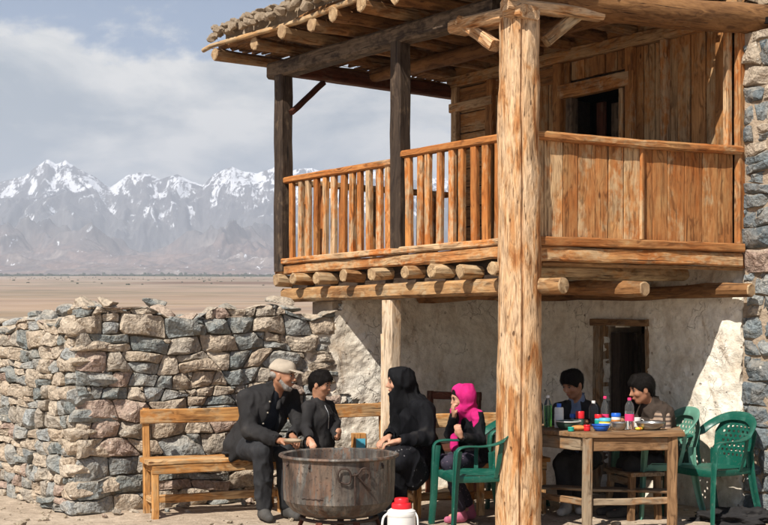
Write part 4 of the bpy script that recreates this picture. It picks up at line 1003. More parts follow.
def handle(a0):
    def P(da, dz, o=.012): return arcpt(a0 + da / .40, .405 + o, .40 + dz)
    h = tube('handle', catmull([P(-.10, -.10), P(-.055, -.115), P(-.03, -.10), P(-.03, -.045, .02), P(-.055, -.01, .022), P(-.095, -.015, .02), P(-.11, -.05, .02), P(-.10, -.10, .016)], 4), .0065, MATS['iron'], pot, PM)
    tube('handle', catmull([P(.10, -.09), P(.105, -.05, .02), P(.085, -.015, .022), P(.045, -.015, .02), P(.02, -.05, .018), P(-.03, -.06, .014)], 4), .0065, MATS['iron'], pot, PM)
    tube('bracket', catmull([P(.0, -.04), P(.002, -.12), P(.004, -.24, .006), P(.0, -.262, .004)], 4), .008, MATS['iron'], pot, PM)
    tube('bracket', catmull([P(.01, -.05), P(.06, -.11), P(.12, -.17, .006)], 4), .006, MATS['iron'], pot, PM)
handle(math.radians(-73)); handle(math.radians(107))
def seam():
    pts = [arcpt(math.radians(a), .4, .175 + .003 * math.sin(a)) for a in range(-128, -102, 2)]; tube('seam', pts, .003, MATS['iron'], pot, PM, 5)
seam()
for a in (-118, -150, -40): tube('rivet', [arcpt(math.radians(a), .398, .41), arcpt(math.radians(a), .411, .39), arcpt(math.radians(a), .409, .375)], .008, MATS['iron'], pot, PM, 6)
st = thing('iron_stand', 'low rusty iron stand carrying the cauldron', 'stand', Matrix.Translation((PX, PY, 0))); SM = WM[st.name]
tube('ring', [arcpt(math.radians(a), .27, .156) for a in range(0, 361, 12)], .013, MATS['iron'], st, SM, 8, False)
for a in (-62, -118, 20, 160, 90):
    c_, s_ = math.cos(math.radians(a)), math.sin(math.radians(a)); bar('leg', SM @ Vector((.27 * c_, .27 * s_, .155)), SM @ Vector((.34 * c_, .34 * s_, -.01)), .05, .02, 'redbrown', st, up=Vector((c_, s_, 0)))
for i in range(9):
    a = R.uniform(0, 6.28); r = R.uniform(.05, .24); tag(rock('hearth_stone', (PX + r * math.cos(a), PY + r * math.sin(a), .035), (.13, .1, .08)), 'soot-dark stone lying under the cauldron', 'stone', 'stones under the cauldron')
for i, (a, r) in enumerate(((-100, .42), (-60, .45), (-128, .44), (-35, .40))):
    o = bar('firewood', (PX + .08 * math.cos(math.radians(a)), PY + .08 * math.sin(math.radians(a)), .05), (PX + r * math.cos(math.radians(a + 9)), PY + r * math.sin(math.radians(a + 9)), .03), .045, .04, 'redbrown')
    tag(o, 'burnt stick of firewood pushed under the cauldron', 'firewood', 'firewood under the cauldron')

# --- flask, jars, bottles and bowls
MATS['white'] = plain('white_plastic', (.72, .70, .66), .4, .4, 0, .15, 12); MATS['red'] = plain('red_plastic', (.62, .012, .02), .35, .5); MATS['blue'] = plain('blue_plastic', (.015, .12, .55), .35, .5)
MATS['cyan'] = plain('pale_blue_plastic', (.10, .42, .55), .4, .4); MATS['teal'] = plain('teal_plastic', (.01, .30, .22), .4, .4); MATS['pink'] = plain('pink_plastic', (.75, .04, .16), .4, .4)
MATS['yellow'] = plain('yellow_plastic', (.70, .50, .05), .4, .4); MATS['orange'] = plain('orange_bread', (.55, .22, .06), .7, .3, 0, .3, 30); MATS['steel'] = plain('dull_steel', (.46, .45, .43), .32, .5, .85, .2, 14)
MATS['olive'] = plain('dark_green_enamel', (.04, .08, .06), .35, .5); MATS['label_white'] = plain('label_paper', (.75, .72, .68), .6, .3)
def clear(name, c, rough=.03, ior=1.3, tr=.96):
    s = NT(name); s.b.inputs['Base Color'].default_value = (*c, 1); s.b.inputs['Transmission Weight'].default_value = tr; s.b.inputs['Roughness'].default_value = rough; s.b.inputs['IOR'].default_value = ior
    s.b.inputs['Specular IOR Level'].default_value = .5; return s.m
MATS['clear'] = clear('clear_plastic', (.93, .96, .96), .06, 1.12); MATS['glassgreen'] = clear('green_drink', (.12, .55, .16), .05, 1.33); MATS['water'] = clear('bottle_water', (.9, .95, .95), .0, 1.33)
MATS['tea'] = clear('red_drink', (.65, .25, .18), .05, 1.33)
fl = thing('thermos', 'white thermos flask with red stepped lid on the ground before the cauldron', 'thermos', Matrix.Translation((X(401.5, 8.25), 8.25, 0))); FM = WM[fl.name]
lathe('body', [(.088, 0), (.094, .01), (.094, .27), (.092, .295), (.078, .305), (.07, .31)], MATS['white'], fl, FM, 32)
lathe('band', [(.0955, .262), (.0965, .266), (.0965, .282), (.0955, .286)], MATS['white'], fl, FM, 32)
lathe('lid', [(.066, .31), (.066, .335), (.062, .345), (.048, .348), (.048, .37), (.044, .378), (.0, .380)], MATS['red'], fl, FM, 32, closed=False)
tube('handle', catmull([(-.09, -.02, .28), (-.12, -.03, .25), (-.128, -.035, .18), (-.12, -.03, .12), (-.097, -.02, .10)], 4), .008, MATS['white'], fl, FM)
tube('handle', catmull([(.09, -.02, .285), (.105, -.03, .25), (.108, -.035, .16), (.10, -.03, .08)], 4), .006, MATS['white'], fl, FM)

# table
TZ = .715
tbl = thing('table', 'rough weathered wooden table crowded with bottles, jars and bowls', 'table', Matrix.Translation((1.62, 9.7, 0))); TMx = WM[tbl.name]
TP = [(1.50, 9.27), (2.26, 9.38), (2.36, 9.98), (1.75, 10.22), (1.15, 10.26), (.98, 9.98)]
def table_top():
    c = Vector((1.62, 9.7)); n = 6
    lo = [Vector(p) for p in TP]; V = []; F = []
    # boards along the front edge direction, cut to the outline
    ax = (lo[1] - lo[0]).normalized(); ay = Vector((-ax.y, ax.x)); k = 0; v0 = min((p - lo[0]).dot(ay) for p in lo); v1 = max((p - lo[0]).dot(ay) for p in lo); v = v0
    poly0 = [((p - lo[0]).dot(ax), (p - lo[0]).dot(ay)) for p in lo]
    while v < v1 - .01:
        w = R.uniform(.14, .2); poly = clip_cell(clip_cell(poly0, 0, 1, v + w - .003), 0, -1, -(v + .003))
        if len(poly) >= 3:
            pts = [lo[0] + ax * p[0] + ay * p[1] for p in poly]; m = len(pts); zt = TZ + R.uniform(-.003, .003); cc = sum(pts, Vector((0, 0))) / m; ang = math.atan2(ax.y, ax.x)
            Mx = Matrix.Translation((cc.x, cc.y, zt)) @ Matrix.Rotation(ang, 4, 'Z'); ci, si = math.cos(-ang), math.sin(-ang)
            L2 = [((p.x - cc.x) * ci - (p.y - cc.y) * si, (p.x - cc.x) * si + (p.y - cc.y) * ci) for p in pts]
            VV = [(a, b, -.032) for a, b in L2] + [(a, b, -.004) for a, b in L2] + [(a * .992, b * .97, 0) for a, b in L2]
            FF = [tuple(range(m - 1, -1, -1)), tuple(range(2 * m, 3 * m))] + [(g * m + i, g * m + (i + 1) % m, g * m + m + (i + 1) % m, g * m + m + i) for g in (0, 1) for i in range(m)]
            mk('plank', VV, FF, MATS['table'], tbl, Mx)
        v += w
table_top()
def ins(p, k=.06): c = Vector((1.62, 9.72)); q = Vector(p); return q + (c - q).normalized() * k
LG = [ins(TP[0], .05), ins(TP[1], .10), ins(TP[2], .10), ins(TP[4], .06), ins(TP[5], .08)]
for q in LG: bar('leg', (q.x, q.y, -.02), (q.x + .004, q.y, TZ - .034), .075, .075, 'table', tbl, up=Vector((.2, 1, 0)), jit=.004, ch=.008)
for i in range(5):
    a, b = LG[i], LG[(i + 1) % 5]; d = (b - a).normalized() * .042; o_ = Vector((d.y, -d.x)) * .3
    bar('apron', (a.x + d.x + o_.x, a.y + d.y + o_.y, TZ - .085), (b.x - d.x + o_.x, b.y - d.y + o_.y, TZ - .085), .022, .098, 'table', tbl, seg=8, jit=.003)
    if i in (0, 1, 4): bar('stretcher', (a.x + d.x, a.y + d.y, .20), (b.x - d.x, b.y - d.y, .20), .035, .05, 'table', tbl, seg=6, jit=.005)
bar('shelf_board', (1.2, 9.95, .235), (2.2, 9.70, .235), .16, .02, 'table', tbl)
t = thing('stool', 'grey wooden stool in the shade behind the table', 'stool', frame_M((1.98, 9.92, 0), (-.9, -.3)))
lbar(t, 'seat', (0, -.22, .36), (0, .22, .36), .30, .03, 'table')
for x in (-.11, .11):
    for y in (-.17, .17): lbar(t, 'leg', (x * 1.1, y, 0), (x, y, .345), .05, .05, 'table', up=(1, 0, 0))
lbar(t, 'rail', (.11, -.15, .3), (.11, .15, .3), .025, .06, 'table')

def onT(px, Y): return Matrix.Translation((X(px, Y), Y, TZ + .004))
def item(name, label, cat, px, Y, group=None): return thing(name, label, cat, onT(px, Y), group)
def bottle(name, label, px, Y, h, r, mat='clear', cap='white', liquid=None, lab=None, lvl=.6, neck=.28):
    t = item(name, label, 'bottle', px, Y); M = WM[t.name]; hb = h * (1 - neck)
    ribs = [(r * .9, 0), (r, .006)] + [(r * (1 - .035 * (i % 2)), .01 + (hb - .02) * i / 10) for i in range(11)] + [(r * .96, hb), (r * .75, hb + h * neck * .35), (r * .42, hb + h * neck * .6), (r * .36, h - .018)]
    lathe('body', ribs, MATS[mat], t, M, 24)
    if liquid: lathe('drink', [(r * .86, .004), (r * .93, .01), (r * .93, hb * lvl)], MATS[liquid], t, M, 24)
    if lab: lathe('paper_label', [(r * 1.012, hb * .38), (r * 1.02, hb * .4), (r * 1.02, hb * .66), (r * 1.012, hb * .68)], MATS[lab], t, M, 24, closed=False)
    lathe('cap', [(r * .42, h - .02), (r * .42, h - .002), (r * .36, h)], MATS[cap], t, M, 16); return t
def jar(label, px, Y, h, r, body, lid, lab=None, lidh=.03, cat='jar', lr=1.02):
    t = item('jar', label, cat, px, Y); M = WM[t.name]
    lathe('body', [(r * .92, 0), (r, .006), (r, h - lidh - .012), (r * .9, h - lidh)], MATS[body], t, M, 24)
    if lab: lathe('paper_label', [(r * 1.01, h * .15), (r * 1.02, h * .17), (r * 1.02, h * .55), (r * 1.01, h * .57)], MATS[lab], t, M, 24, closed=False)
    lathe('lid', [(r * lr, h - lidh), (r * lr, h - .004), (r * lr * .93, h)], MATS[lid], t, M, 24); return t
def bowl(label, px, Y, r, h, mat, rim=None, cat='bowl', name='bowl'):
    t = item(name, label, cat, px, Y); M = WM[t.name]
    lathe('body', [(r * .62, 0), (r * .8, h * .25), (r * .93, h * .6), (r * .98, h), (r * .95, h), (r * .88, h * .6), (r * .7, h * .2), (r * .1, h * .12)], MATS[mat], t, M, 32)
    lathe('rim', [(r * .97, h - .004), (r * 1.05, h - .003), (r * 1.05, h + .003), (r * .95, h + .003)], MATS[rim or mat], t, M, 32, closed=False); return t
bottle('bottle', 'tall bottle of bright green drink at the left end of the table', 548, 9.86, .25, .032, 'clear', 'label_white', 'glassgreen', None, .95)
jar('white plastic bottle with blue cap between the green drink and the enamel bowl', 559, 9.80, .19, .036, 'white', 'blue', 'label_white', .03, 'jar', .5)
bowl('dark green enamel bowl with white rim at the left of the table', 568, 9.66, .098, .062, 'olive', 'white')
jar('small jar with blue lid behind the enamel bowl', 573, 9.92, .10, .026, 'clear', 'blue')
jar('dark glass jar with tall red lid behind the enamel bowl', 580, 9.85, .125, .034, 'olive', 'red', None, .055)
jar('little teal plastic tub on the front edge of the table', 571, 9.46, .032, .024, 'teal', 'teal', None, .01, 'tub')
jar('red plastic tub on the front edge of the table', 587, 9.50, .045, .026, 'red', 'red', None, .01, 'tub')
bottle('bottle', 'clear empty plastic bottle with white cap, left of the pink capped one', 593.5, 9.98, .20, .037, 'clear', 'label_white', None, None)
bottle('bottle', 'slim bottle of reddish drink with pink cap', 605, 10.02, .235, .033, 'clear', 'pink', 'tea', 'pink', .7, .42)
jar('cyan jar with red lid among the bottles', 598.5, 9.80, .105, .030, 'cyan', 'red', 'teal', .03)
jar('squat yellow tub with pale blue lid behind the blue bowl', 605, 9.66, .085, .046, 'yellow', 'cyan', 'label_white', .022, 'tub')
jar('white jar with blue lid and brown print', 616, 9.78, .115, .037, 'white', 'blue', 'orange', .026)
bowl('shallow bright blue plastic bowl at the front of the table', 601, 9.50, .066, .046, 'blue')
bowl('small dull steel bowl next to the blue bowl', 618.5, 9.60, .064, .055, 'steel')
bottle('bottle', 'clear water bottle with pink band and pink cap by the steel pan', 629.5, 9.62, .245, .036, 'clear', 'pink', 'water', 'pink', .8)
t = item('mug', 'small white mug behind the water bottle', 'mug', 637, 9.86); lathe('body', [(.026, 0), (.03, .01), (.031, .075), (.027, .075), (.025, .012)], MATS['white'], t, WM[t.name], 20)
tube('handle', catmull([(.03, 0, .06), (.05, 0, .055), (.05, 0, .025), (.029, 0, .02)], 4), .004, MATS['white'], t, WM[t.name])
bowl('wide flat steel pan at the right end of the table', 650, 9.62, .108, .055, 'steel', None, 'pan', 'pan')
def packet(label, px, Y, s, mat, stripe, cat='packet'):
    t = item('packet', label, cat, px, Y); M = WM[t.name] @ Matrix.Rotation(.5, 4, 'Z'); V = IV2 * np.array([s, s * .6, s * .42]) * (1 + .12 * perlin(IV2 * 2 + px))[:, None] + np.array([0, 0, s * .34])
    mk('wrapper', V, IF2, MATS[mat], t, M, True, angle=40)
    mk('stripe', IV2 * np.array([s * .4, s * .63, s * .44]) + np.array([0, 0, s * .34]), IF2, MATS[stripe], t, M, True)
packet('orange and red sweet packet in front of the steel pan', 639, 9.55, .034, 'yellow', 'red')
o = mk('bread', IV3 * np.array([.06, .035, .022]) * (1 + .1 * perlin(IV3 * 2.2))[:, None], IF3, MATS['orange'], None, Matrix.Translation((X(578.5, 9.52), 9.52, TZ + .024)), True); tag(o, 'small orange-brown piece of bread on the front of the table', 'bread')
packet('pink paper packet between the tubs at the table front', 583, 9.66, .03, 'pink', 'label_white')

# --- small things on the ground and the bench
t = thing('box', 'small wooden box with pale label on the bench between boy and woman', 'box', Matrix.Translation((X(359, 10.45), 10.45, .47)) @ Matrix.Rotation(.3, 4, 'Z'))
lbar(t, 'case', (0, 0, 0), (0, 0, .15), .11, .10, 'bench', up=(0, 1, 0)); mk('paper_label', [(-.04, -.0525, .03), (.04, -.0525, .03), (.04, -.0525, .11), (-.04, -.0525, .11)], [(0, 1, 2, 3)], MATS['cyan'], t, WM[t.name])
def heap(name, label, cat, P, size, mat, seed, amp=.4):
    V = IV3.copy(); 
    import bmesh
    bm = bmesh.new(); bmesh.ops.create_icosphere(bm, subdivisions=5, radius=1); V = np.array([v.co[:] for v in bm.verts]); F = [tuple(v.index for v in f.verts) for f in bm.faces]; bm.free()
    r = 1 + amp * (ridged(V * 1.6 + seed, 4) - .5) + .12 * fbm(V * 5 + seed, 3); V = V * r[:, None] * np.array(size); V[:, 2] = np.maximum(V[:, 2], -.02)
    tag(mk(name, V, F, mat, None, Matrix.Translation(P), True), label, cat)
# ---------------------------------------------------------------- people: one continuous surface each, grown from a distance field
A_ = lambda v: np.array(v, dtype=np.float32)
class Field:
    def __init__(s, lo, hi, h):
        s.lo = np.array(lo, float); s.h = h; s.n = np.ceil((np.array(hi, float) - s.lo) / h).astype(int) + 1
        s.f = np.full(s.n, 9., np.float32)
    def _sub(s, a, b, pad):
        i0 = np.clip(np.floor((np.minimum(a, b) - pad - s.lo) / s.h).astype(int), 0, s.n); i1 = np.clip(np.ceil((np.maximum(a, b) + pad - s.lo) / s.h).astype(int) + 1, 0, s.n)
        if (i1 <= i0).any(): return None, None
        g = [np.arange(i0[k], i1[k], dtype=np.float32) * s.h + s.lo[k] for k in range(3)]
        P = np.stack(np.meshgrid(*[x.astype(np.float32) for x in g], indexing='ij'), -1); return tuple(slice(i0[k], i1[k]) for k in range(3)), P
    def _put(s, sl, d, k, sub):
        a = s.f[sl]
        if sub: d = -d; h = np.maximum(k - np.abs(a - d), 0) / k; s.f[sl] = np.maximum(a, d) + h * h * k * .25
        else: h = np.maximum(k - np.abs(a - d), 0) / k; s.f[sl] = np.minimum(a, d) - h * h * k * .25
    def cone(s, a, b, ra, rb, k=.02, sub=False):
        a = np.array(a, float); b = np.array(b, float); sl, P = s._sub(a, b, max(ra, rb) + k + .03)
        if sl is None: return
        ab = A_(b - a); L2 = float(ab @ ab) + 1e-9; t = np.clip(((P - A_(a)) @ ab) / L2, 0, 1); d = np.linalg.norm(P - A_(a) - t[..., None] * ab, axis=-1) - (ra + (rb - ra) * t); s._put(sl, d.astype(np.float32), k, sub)
    def ell(s, c, r, B=None, k=.02, sub=False):
        c = np.array(c, float); r = np.array(r, float); B = np.eye(3) if B is None else B; m = r.max(); sl, P = s._sub(c, c, m + k + .03)
        if sl is None: return
        q = (P - A_(c)) @ A_(B).T; k0 = np.linalg.norm(q / A_(r), axis=-1); k1 = np.linalg.norm(q / A_(r * r), axis=-1) + 1e-6; d = k0 * (k0 - 1) / k1; s._put(sl, d.astype(np.float32), k, sub)
    def plane_cut(s, p, n):           # removes what lies on the side n points to
        g = [np.arange(s.n[k], dtype=np.float32) * s.h + s.lo[k] for k in range(3)]; p = np.array(p); n = np.array(n) / np.linalg.norm(n)
        d = (g[0] - p[0])[:, None, None] * n[0] + (g[1] - p[1])[None, :, None] * n[1] + (g[2] - p[2])[None, None, :] * n[2]; s.f = np.maximum(s.f, d.astype(np.float32))
    def mesh(s):
        f = s.f; f[0] = f[-1] = 1; f[:, 0] = f[:, -1] = 1; f[:, :, 0] = f[:, :, -1] = 1; ins = f < 0; n = f.shape
        c = np.zeros((n[0] - 1, n[1] - 1, n[2] - 1), np.int8)
        for i in (0, 1):
            for j in (0, 1):
                for k in (0, 1): c += ins[i:n[0] - 1 + i, j:n[1] - 1 + j, k:n[2] - 1 + k]
        act = np.argwhere((c > 0) & (c < 8)); idx = -np.ones(c.shape, np.int64); idx[tuple(act.T)] = np.arange(len(act))
        cor = np.array([(i, j, k) for i in (0, 1) for j in (0, 1) for k in (0, 1)]); val = np.stack([f[tuple((act + q).T)] for q in cor], 1)
        S = np.zeros((len(act), 3)); W = np.zeros(len(act))
        for a in range(8):
            for b in range(a + 1, 8):
                if np.abs(cor[a] - cor[b]).sum() != 1: continue
                m = (val[:, a] < 0) != (val[:, b] < 0); t = val[m, a] / (val[m, a] - val[m, b]); S[m] += cor[a] + t[:, None] * (cor[b] - cor[a]); W[m] += 1
        V = (act + S / W[:, None]) * s.h + s.lo; F = []
        for ax in range(3):
            sl0 = [slice(None)] * 3; sl1 = [slice(None)] * 3; sl0[ax] = slice(0, -1); sl1[ax] = slice(1, None)
            e = ins[tuple(sl0)] != ins[tuple(sl1)]; P = np.argwhere(e); fl = ins[tuple(sl0)][e]; u, v = [(1, 2), (2, 0), (0, 1)][ax]
            ok = (P[:, u] > 0) & (P[:, v] > 0); P = P[ok]; fl = fl[ok]; q = []
            for (du, dv_) in ((-1, -1), (0, -1), (0, 0), (-1, 0)):
                Q = P.copy(); Q[:, u] += du; Q[:, v] += dv_; Q = np.minimum(Q, np.array(c.shape) - 1); q.append(idx[tuple(Q.T)])
            q = np.stack(q, 1); q[~fl] = q[~fl][:, ::-1]; F.append(q)
        F = np.concatenate(F); F = F[(F >= 0).all(1)]; return V, F
def fmesh(name, V, F, mat, parent, origin, fold=0., fs=9., smoothing=1, seed=0.):
    # relax a little, then fold the cloth along its normals
    E = np.concatenate([F[:, [0, 1]], F[:, [1, 2]], F[:, [2, 3]], F[:, [3, 0]]])
    for _ in range(smoothing):
        S = np.zeros_like(V); W = np.zeros(len(V)); np.add.at(S, E[:, 0], V[E[:, 1]]); np.add.at(W, E[:, 0], 1); V = V * .5 + .5 * S / np.maximum(W, 1)[:, None]
    if fold:
        n = np.cross(V[F[:, 2]] - V[F[:, 0]], V[F[:, 3]] - V[F[:, 1]]); N_ = np.zeros_like(V)
        for k in range(4): np.add.at(N_, F[:, k], n)
        N_ /= np.linalg.norm(N_, axis=1)[:, None] + 1e-9
        q = V * np.array([1, 1, .55]) * fs + seed; w = q + .6 * np.stack([perlin(q * .7), perlin(q * .7 + 9), perlin(q * .7 + 19)], -1)
        hgt = (ridged(w, 2) - .45) * 1.5 + .9 * perlin(w * .55 + 4) + .3 * perlin(q * 3.3); V = V + N_ * (fold * hgt)[:, None]
    me = bpy.data.meshes.new(name); V = V - np.array(origin); me.vertices.add(len(V)); me.vertices.foreach_set('co', V.astype(np.float32).ravel())
    me.loops.add(F.size); me.loops.foreach_set('vertex_index', F.astype(np.int32).ravel()); me.polygons.add(len(F)); me.polygons.foreach_set('loop_start', np.arange(0, F.size, 4, dtype=np.int32)); me.update(calc_edges=True)
    me.materials.append(MATS[mat]); me.shade_smooth(); o = bpy.data.objects.new(name, me); return reg(o, parent, Matrix.Translation(origin))

def cloth(name, c, rough=.85, var=.35, pat=None):
    s = NT(name); v = s.obj((1, 1, 1), False); a = s.noise(v, 6, 5, .6); b = s.noise(v, 120, 3, .6)
    col = s.mix(1.0, c, s.ramp(a, [(.3, (1 - var,) * 3), (.7, (1 + var,) * 3)]), 'MULTIPLY'); col = s.mix(s.mrange(a, .58, .74, 0, .10), col, (.20, .17, .13))
    if pat == 'flowers':
        vo = s.n('ShaderNodeTexVoronoi'); vo.inputs['Scale'].default_value = 26; s.l(v, vo.inputs['Vector']); col = s.mix(s.math('MULTIPLY', s.mrange(vo.outputs['Distance'], .10, .2, .8, 0), s.mrange(a, .45, .55, 0, 1)), col, (.26, .25, .25))
    if pat == 'dots':
        vo = s.n('ShaderNodeTexVoronoi'); vo.inputs['Scale'].default_value = 34; s.l(v, vo.inputs['Vector']); col = s.mix(s.mrange(vo.outputs['Distance'], .10, .16, .8, 0), col, (.30, .20, .24))
    s.color(col); s.b.inputs['Roughness'].default_value = rough; s.b.inputs['Specular IOR Level'].default_value = .12; s.bump(s.math('ADD', b, s.math('MULTIPLY', a, 2)), .002); return s.m
MATS['coat'] = cloth('dark_coat', (.024, .0225, .0225)); MATS['shirt_dark'] = cloth('dark_shirt', (.020, .022, .028)); MATS['trouser'] = cloth('charcoal_trousers', (.028, .028, .030)); MATS['cap'] = cloth('beige_cap', (.40, .335, .26), .9, .25)
MATS['jean'] = cloth('blue_jeans', (.03, .05, .13)); MATS['robe'] = cloth('black_robe', (.006, .006, .0075), .8); MATS['scarf_black'] = cloth('black_scarf', (.006, .006, .007), .8); MATS['flower'] = cloth('black_flowered_skirt', (.008, .008, .010), .8, .3, 'flowers')
MATS['scarf_pink'] = cloth('pink_scarf', (.50, .018, .15), .85, .3); MATS['dots'] = cloth('dark_dotted_trousers', (.035, .03, .045), .8, .3, 'dots'); MATS['shoe_pink'] = cloth('pink_shoe', (.50, .14, .22), .6); MATS['shoe'] = cloth('dusty_shoe', (.060, .056, .052), .6)
MATS['brown'] = cloth('brown_jacket', (.048, .035, .027)); MATS['shirt_blue'] = cloth('grey_blue_shirt', (.17, .21, .30)); MATS['khaki'] = cloth('khaki_trousers', (.30, .23, .16)); MATS['sole'] = plain('shoe_sole', (.25, .24, .22), .8)
def striped():
    s = NT('striped_sleeve'); v = s.obj((1, 1, 1), False); w = s.n('ShaderNodeTexWave', wave_type='BANDS', bands_direction='Z'); w.inputs['Scale'].default_value = 9; w.inputs['Distortion'].default_value = 1.5; s.l(v, w.inputs['Vector'])
    s.color(s.ramp(w.outputs[0], [(.35, (.07, .05, .04)), (.5, (.30, .21, .15))])); return s.m
MATS['beige'] = striped(); MATS['sneaker'] = cloth('pale_sneaker', (.45, .43, .40), .7)
def skin(name, c):
    s = NT(name); v = s.obj((1, 1, 1), False); a = s.noise(v, 22, 4, .6); s.color(s.mix(1.0, c, s.ramp(a, [(.3, (.82, .76, .74)), (.7, (1.12, 1.12, 1.1))]), 'MULTIPLY')); s.b.inputs['Roughness'].default_value = .5
    s.b.inputs['Specular IOR Level'].default_value = .4; s.b.inputs['Subsurface Weight'].default_value = .12; s.b.inputs['Subsurface Radius'].default_value = (.012, .005, .003); s.b.inputs['Subsurface Scale'].default_value = 1; return s.m
MATS['skin'] = skin('weathered_skin', (.36, .175, .10)); MATS['skin2'] = skin('young_skin', (.44, .225, .135)); MATS['skin3'] = skin('fair_skin', (.47, .25, .16))
MATS['hair'] = plain('black_hair', (.008, .006, .005), .7, .12, 0, .4, 130, .006); MATS['greybeard'] = plain('grey_beard', (.30, .27, .24), .9, .1, 0, .4, 90, .004); MATS['eye'] = plain('eye', (.05, .03, .025), .2, .6); MATS['lip'] = plain('lip', (.30, .10, .075), .5, .3)
MATS['button'] = plain('button', (.30, .26, .20), .4, .4); MATS['eyewhite'] = plain('eyewhite', (.26, .21, .18), .4, .3)

def fuzz(o, n, ln, mat, seed, flow=(0, 0, -1), out=.35, wd=.0022):
    me = o.data; rs = np.random.RandomState(seed); nv_ = len(me.vertices); co = np.empty(nv_ * 3, np.float32); me.vertices.foreach_get('co', co); co = co.reshape(-1, 3); nn = np.empty(nv_ * 3, np.float32); me.vertex_normals.foreach_get('vector', nn); nn = nn.reshape(-1, 3)
    ii = rs.randint(0, nv_, n); p = co[ii]; m = nn[ii]; f = np.array(flow)[None] + rs.normal(size=(n, 3)) * .35; t = f - m * (f * m).sum(1)[:, None]; t /= np.linalg.norm(t, axis=1)[:, None] + 1e-6
    d = t + m * (out * rs.uniform(.3, 1.5, n))[:, None]; d /= np.linalg.norm(d, axis=1)[:, None]; s_ = np.cross(d, m); s_ /= np.linalg.norm(s_, axis=1)[:, None] + 1e-6; L = ln * rs.uniform(.5, 1.3, n)[:, None]
    a = p - s_ * wd / 2 - m * .002; b = p + s_ * wd / 2 - m * .002; c = p + d * L; V = np.stack([a, b, c], 1).reshape(-1, 3); F = np.arange(3 * n).reshape(-1, 3)
    org = WM[o.name]; q = mk('strands', V, F.tolist(), MATS[mat], o, org); return q
from mathutils.bvhtree import BVHTree
def surf_pts(o, starts, direction):
    M = WM[o.name]; bv = BVHTree.FromPolygons([tuple(M @ v.co) for v in o.data.vertices], [tuple(p.vertices) for p in o.data.polygons]); out = []
    for s_ in starts:
        h = bv.ray_cast(Vector(s_), Vector(direction).normalized())
        if h[0] is not None: out.append(h[0])
    return out
def placket(o, J, T, mat='button', side=0., buttons=0):
    a = Vector(J['neck'] + T[0] * .5 + T[1] * side + [0, 0, -.03]); b = Vector(J['pelvis'] + T[0] * .5 + T[1] * side + [0, 0, .03]); d = Vector(-T[0])
    pts = surf_pts(o, [a.lerp(b, k / 14) for k in range(15)], d)
    if len(pts) < 4: return
    if buttons:
        for p in pts[2::3][:buttons]: mk('button', IV2 * .0085, IF2, MATS[mat], o.parent, Matrix.Translation(p), True)
    else:
        q = [pts[0]]
        for p in pts[1:]:
            if (p - q[-1]).length > .055: break
            q.append(p)
        pts = q
        if len(pts) > 3: tube('zip', [p + Vector(T[0]) * .002 for p in pts], .003, MATS[mat], o.parent, Matrix.Identity(4), 6)
def basis(yaw, pitch=0., roll=0.):
    """rows: forward, left, up; yaw 0 looks along +X, pitch > 0 looks down"""
    M = Matrix.Rotation(yaw, 3, 'Z') @ Matrix.Rotation(pitch, 3, 'Y') @ Matrix.Rotation(roll, 3, 'X'); return np.array(M.transposed())
def head_in(S, c, B, s=1., fem=False, kid=False, neck=None, ears=True):
    c = np.array(c); P = lambda x, y, z: c + s * (x * B[0] + y * B[1] + z * B[2])
    S.ell(P(-.012, 0, .032), np.array([.094, .077, .086]) * s, B, .01); S.ell(P(.022, 0, -.018), np.array([.066, .060, .080]) * s, B, .03 * s)
    S.cone(P(.035, 0, -.070), P(.052, 0, -.088), .038 * s, .024 * s, .03 * s); S.cone(P(-.01, .045, -.04), P(.04, .018, -.085), .024 * s, .018 * s, .03 * s); S.cone(P(-.01, -.045, -.04), P(.04, -.018, -.085), .024 * s, .018 * s, .03 * s)
    S.ell(P(.066, 0, .032), np.array([.020, .046, .012]) * s, B, .018 * s)                                   # brow
    for y in (-1, 1):
        S.ell(P(.092, y * .031, .010), np.array([.012, .017, .012]) * s, B, .012 * s, sub=True); S.ell(P(.055, y * .042, -.022), np.array([.026, .020, .02]) * s, B, .02 * s)
        if ears:
            S.ell(P(-.008, y * .078, -.006), np.array([.018, .009, .031]) * s, B, .008 * s); S.ell(P(-.002, y * .090, -.004), np.array([.009, .006, .016]) * s, B, .006 * s, sub=True)
    nl = .8 if kid else 1.
    S.cone(P(.080, 0, .018), P(.080 + .026 * nl, 0, -.022), .008 * s, .0115 * s, .010 * s); S.ell(P(.086, 0, -.028), np.array([.014, .018, .009]) * s, B, .008 * s)
    S.ell(P(.080, 0, -.050), np.array([.014, .022, .007]) * s, B, .008 * s); S.ell(P(.078, 0, -.062), np.array([.013, .019, .008]) * s, B, .008 * s); S.ell(P(.099, 0, -.056), np.array([.008, .019, .0018]) * s, B, .004, sub=True)
    if neck is not None: S.cone(P(-.018, 0, -.055), neck, .050 * s, .056 * s, .03 * s)
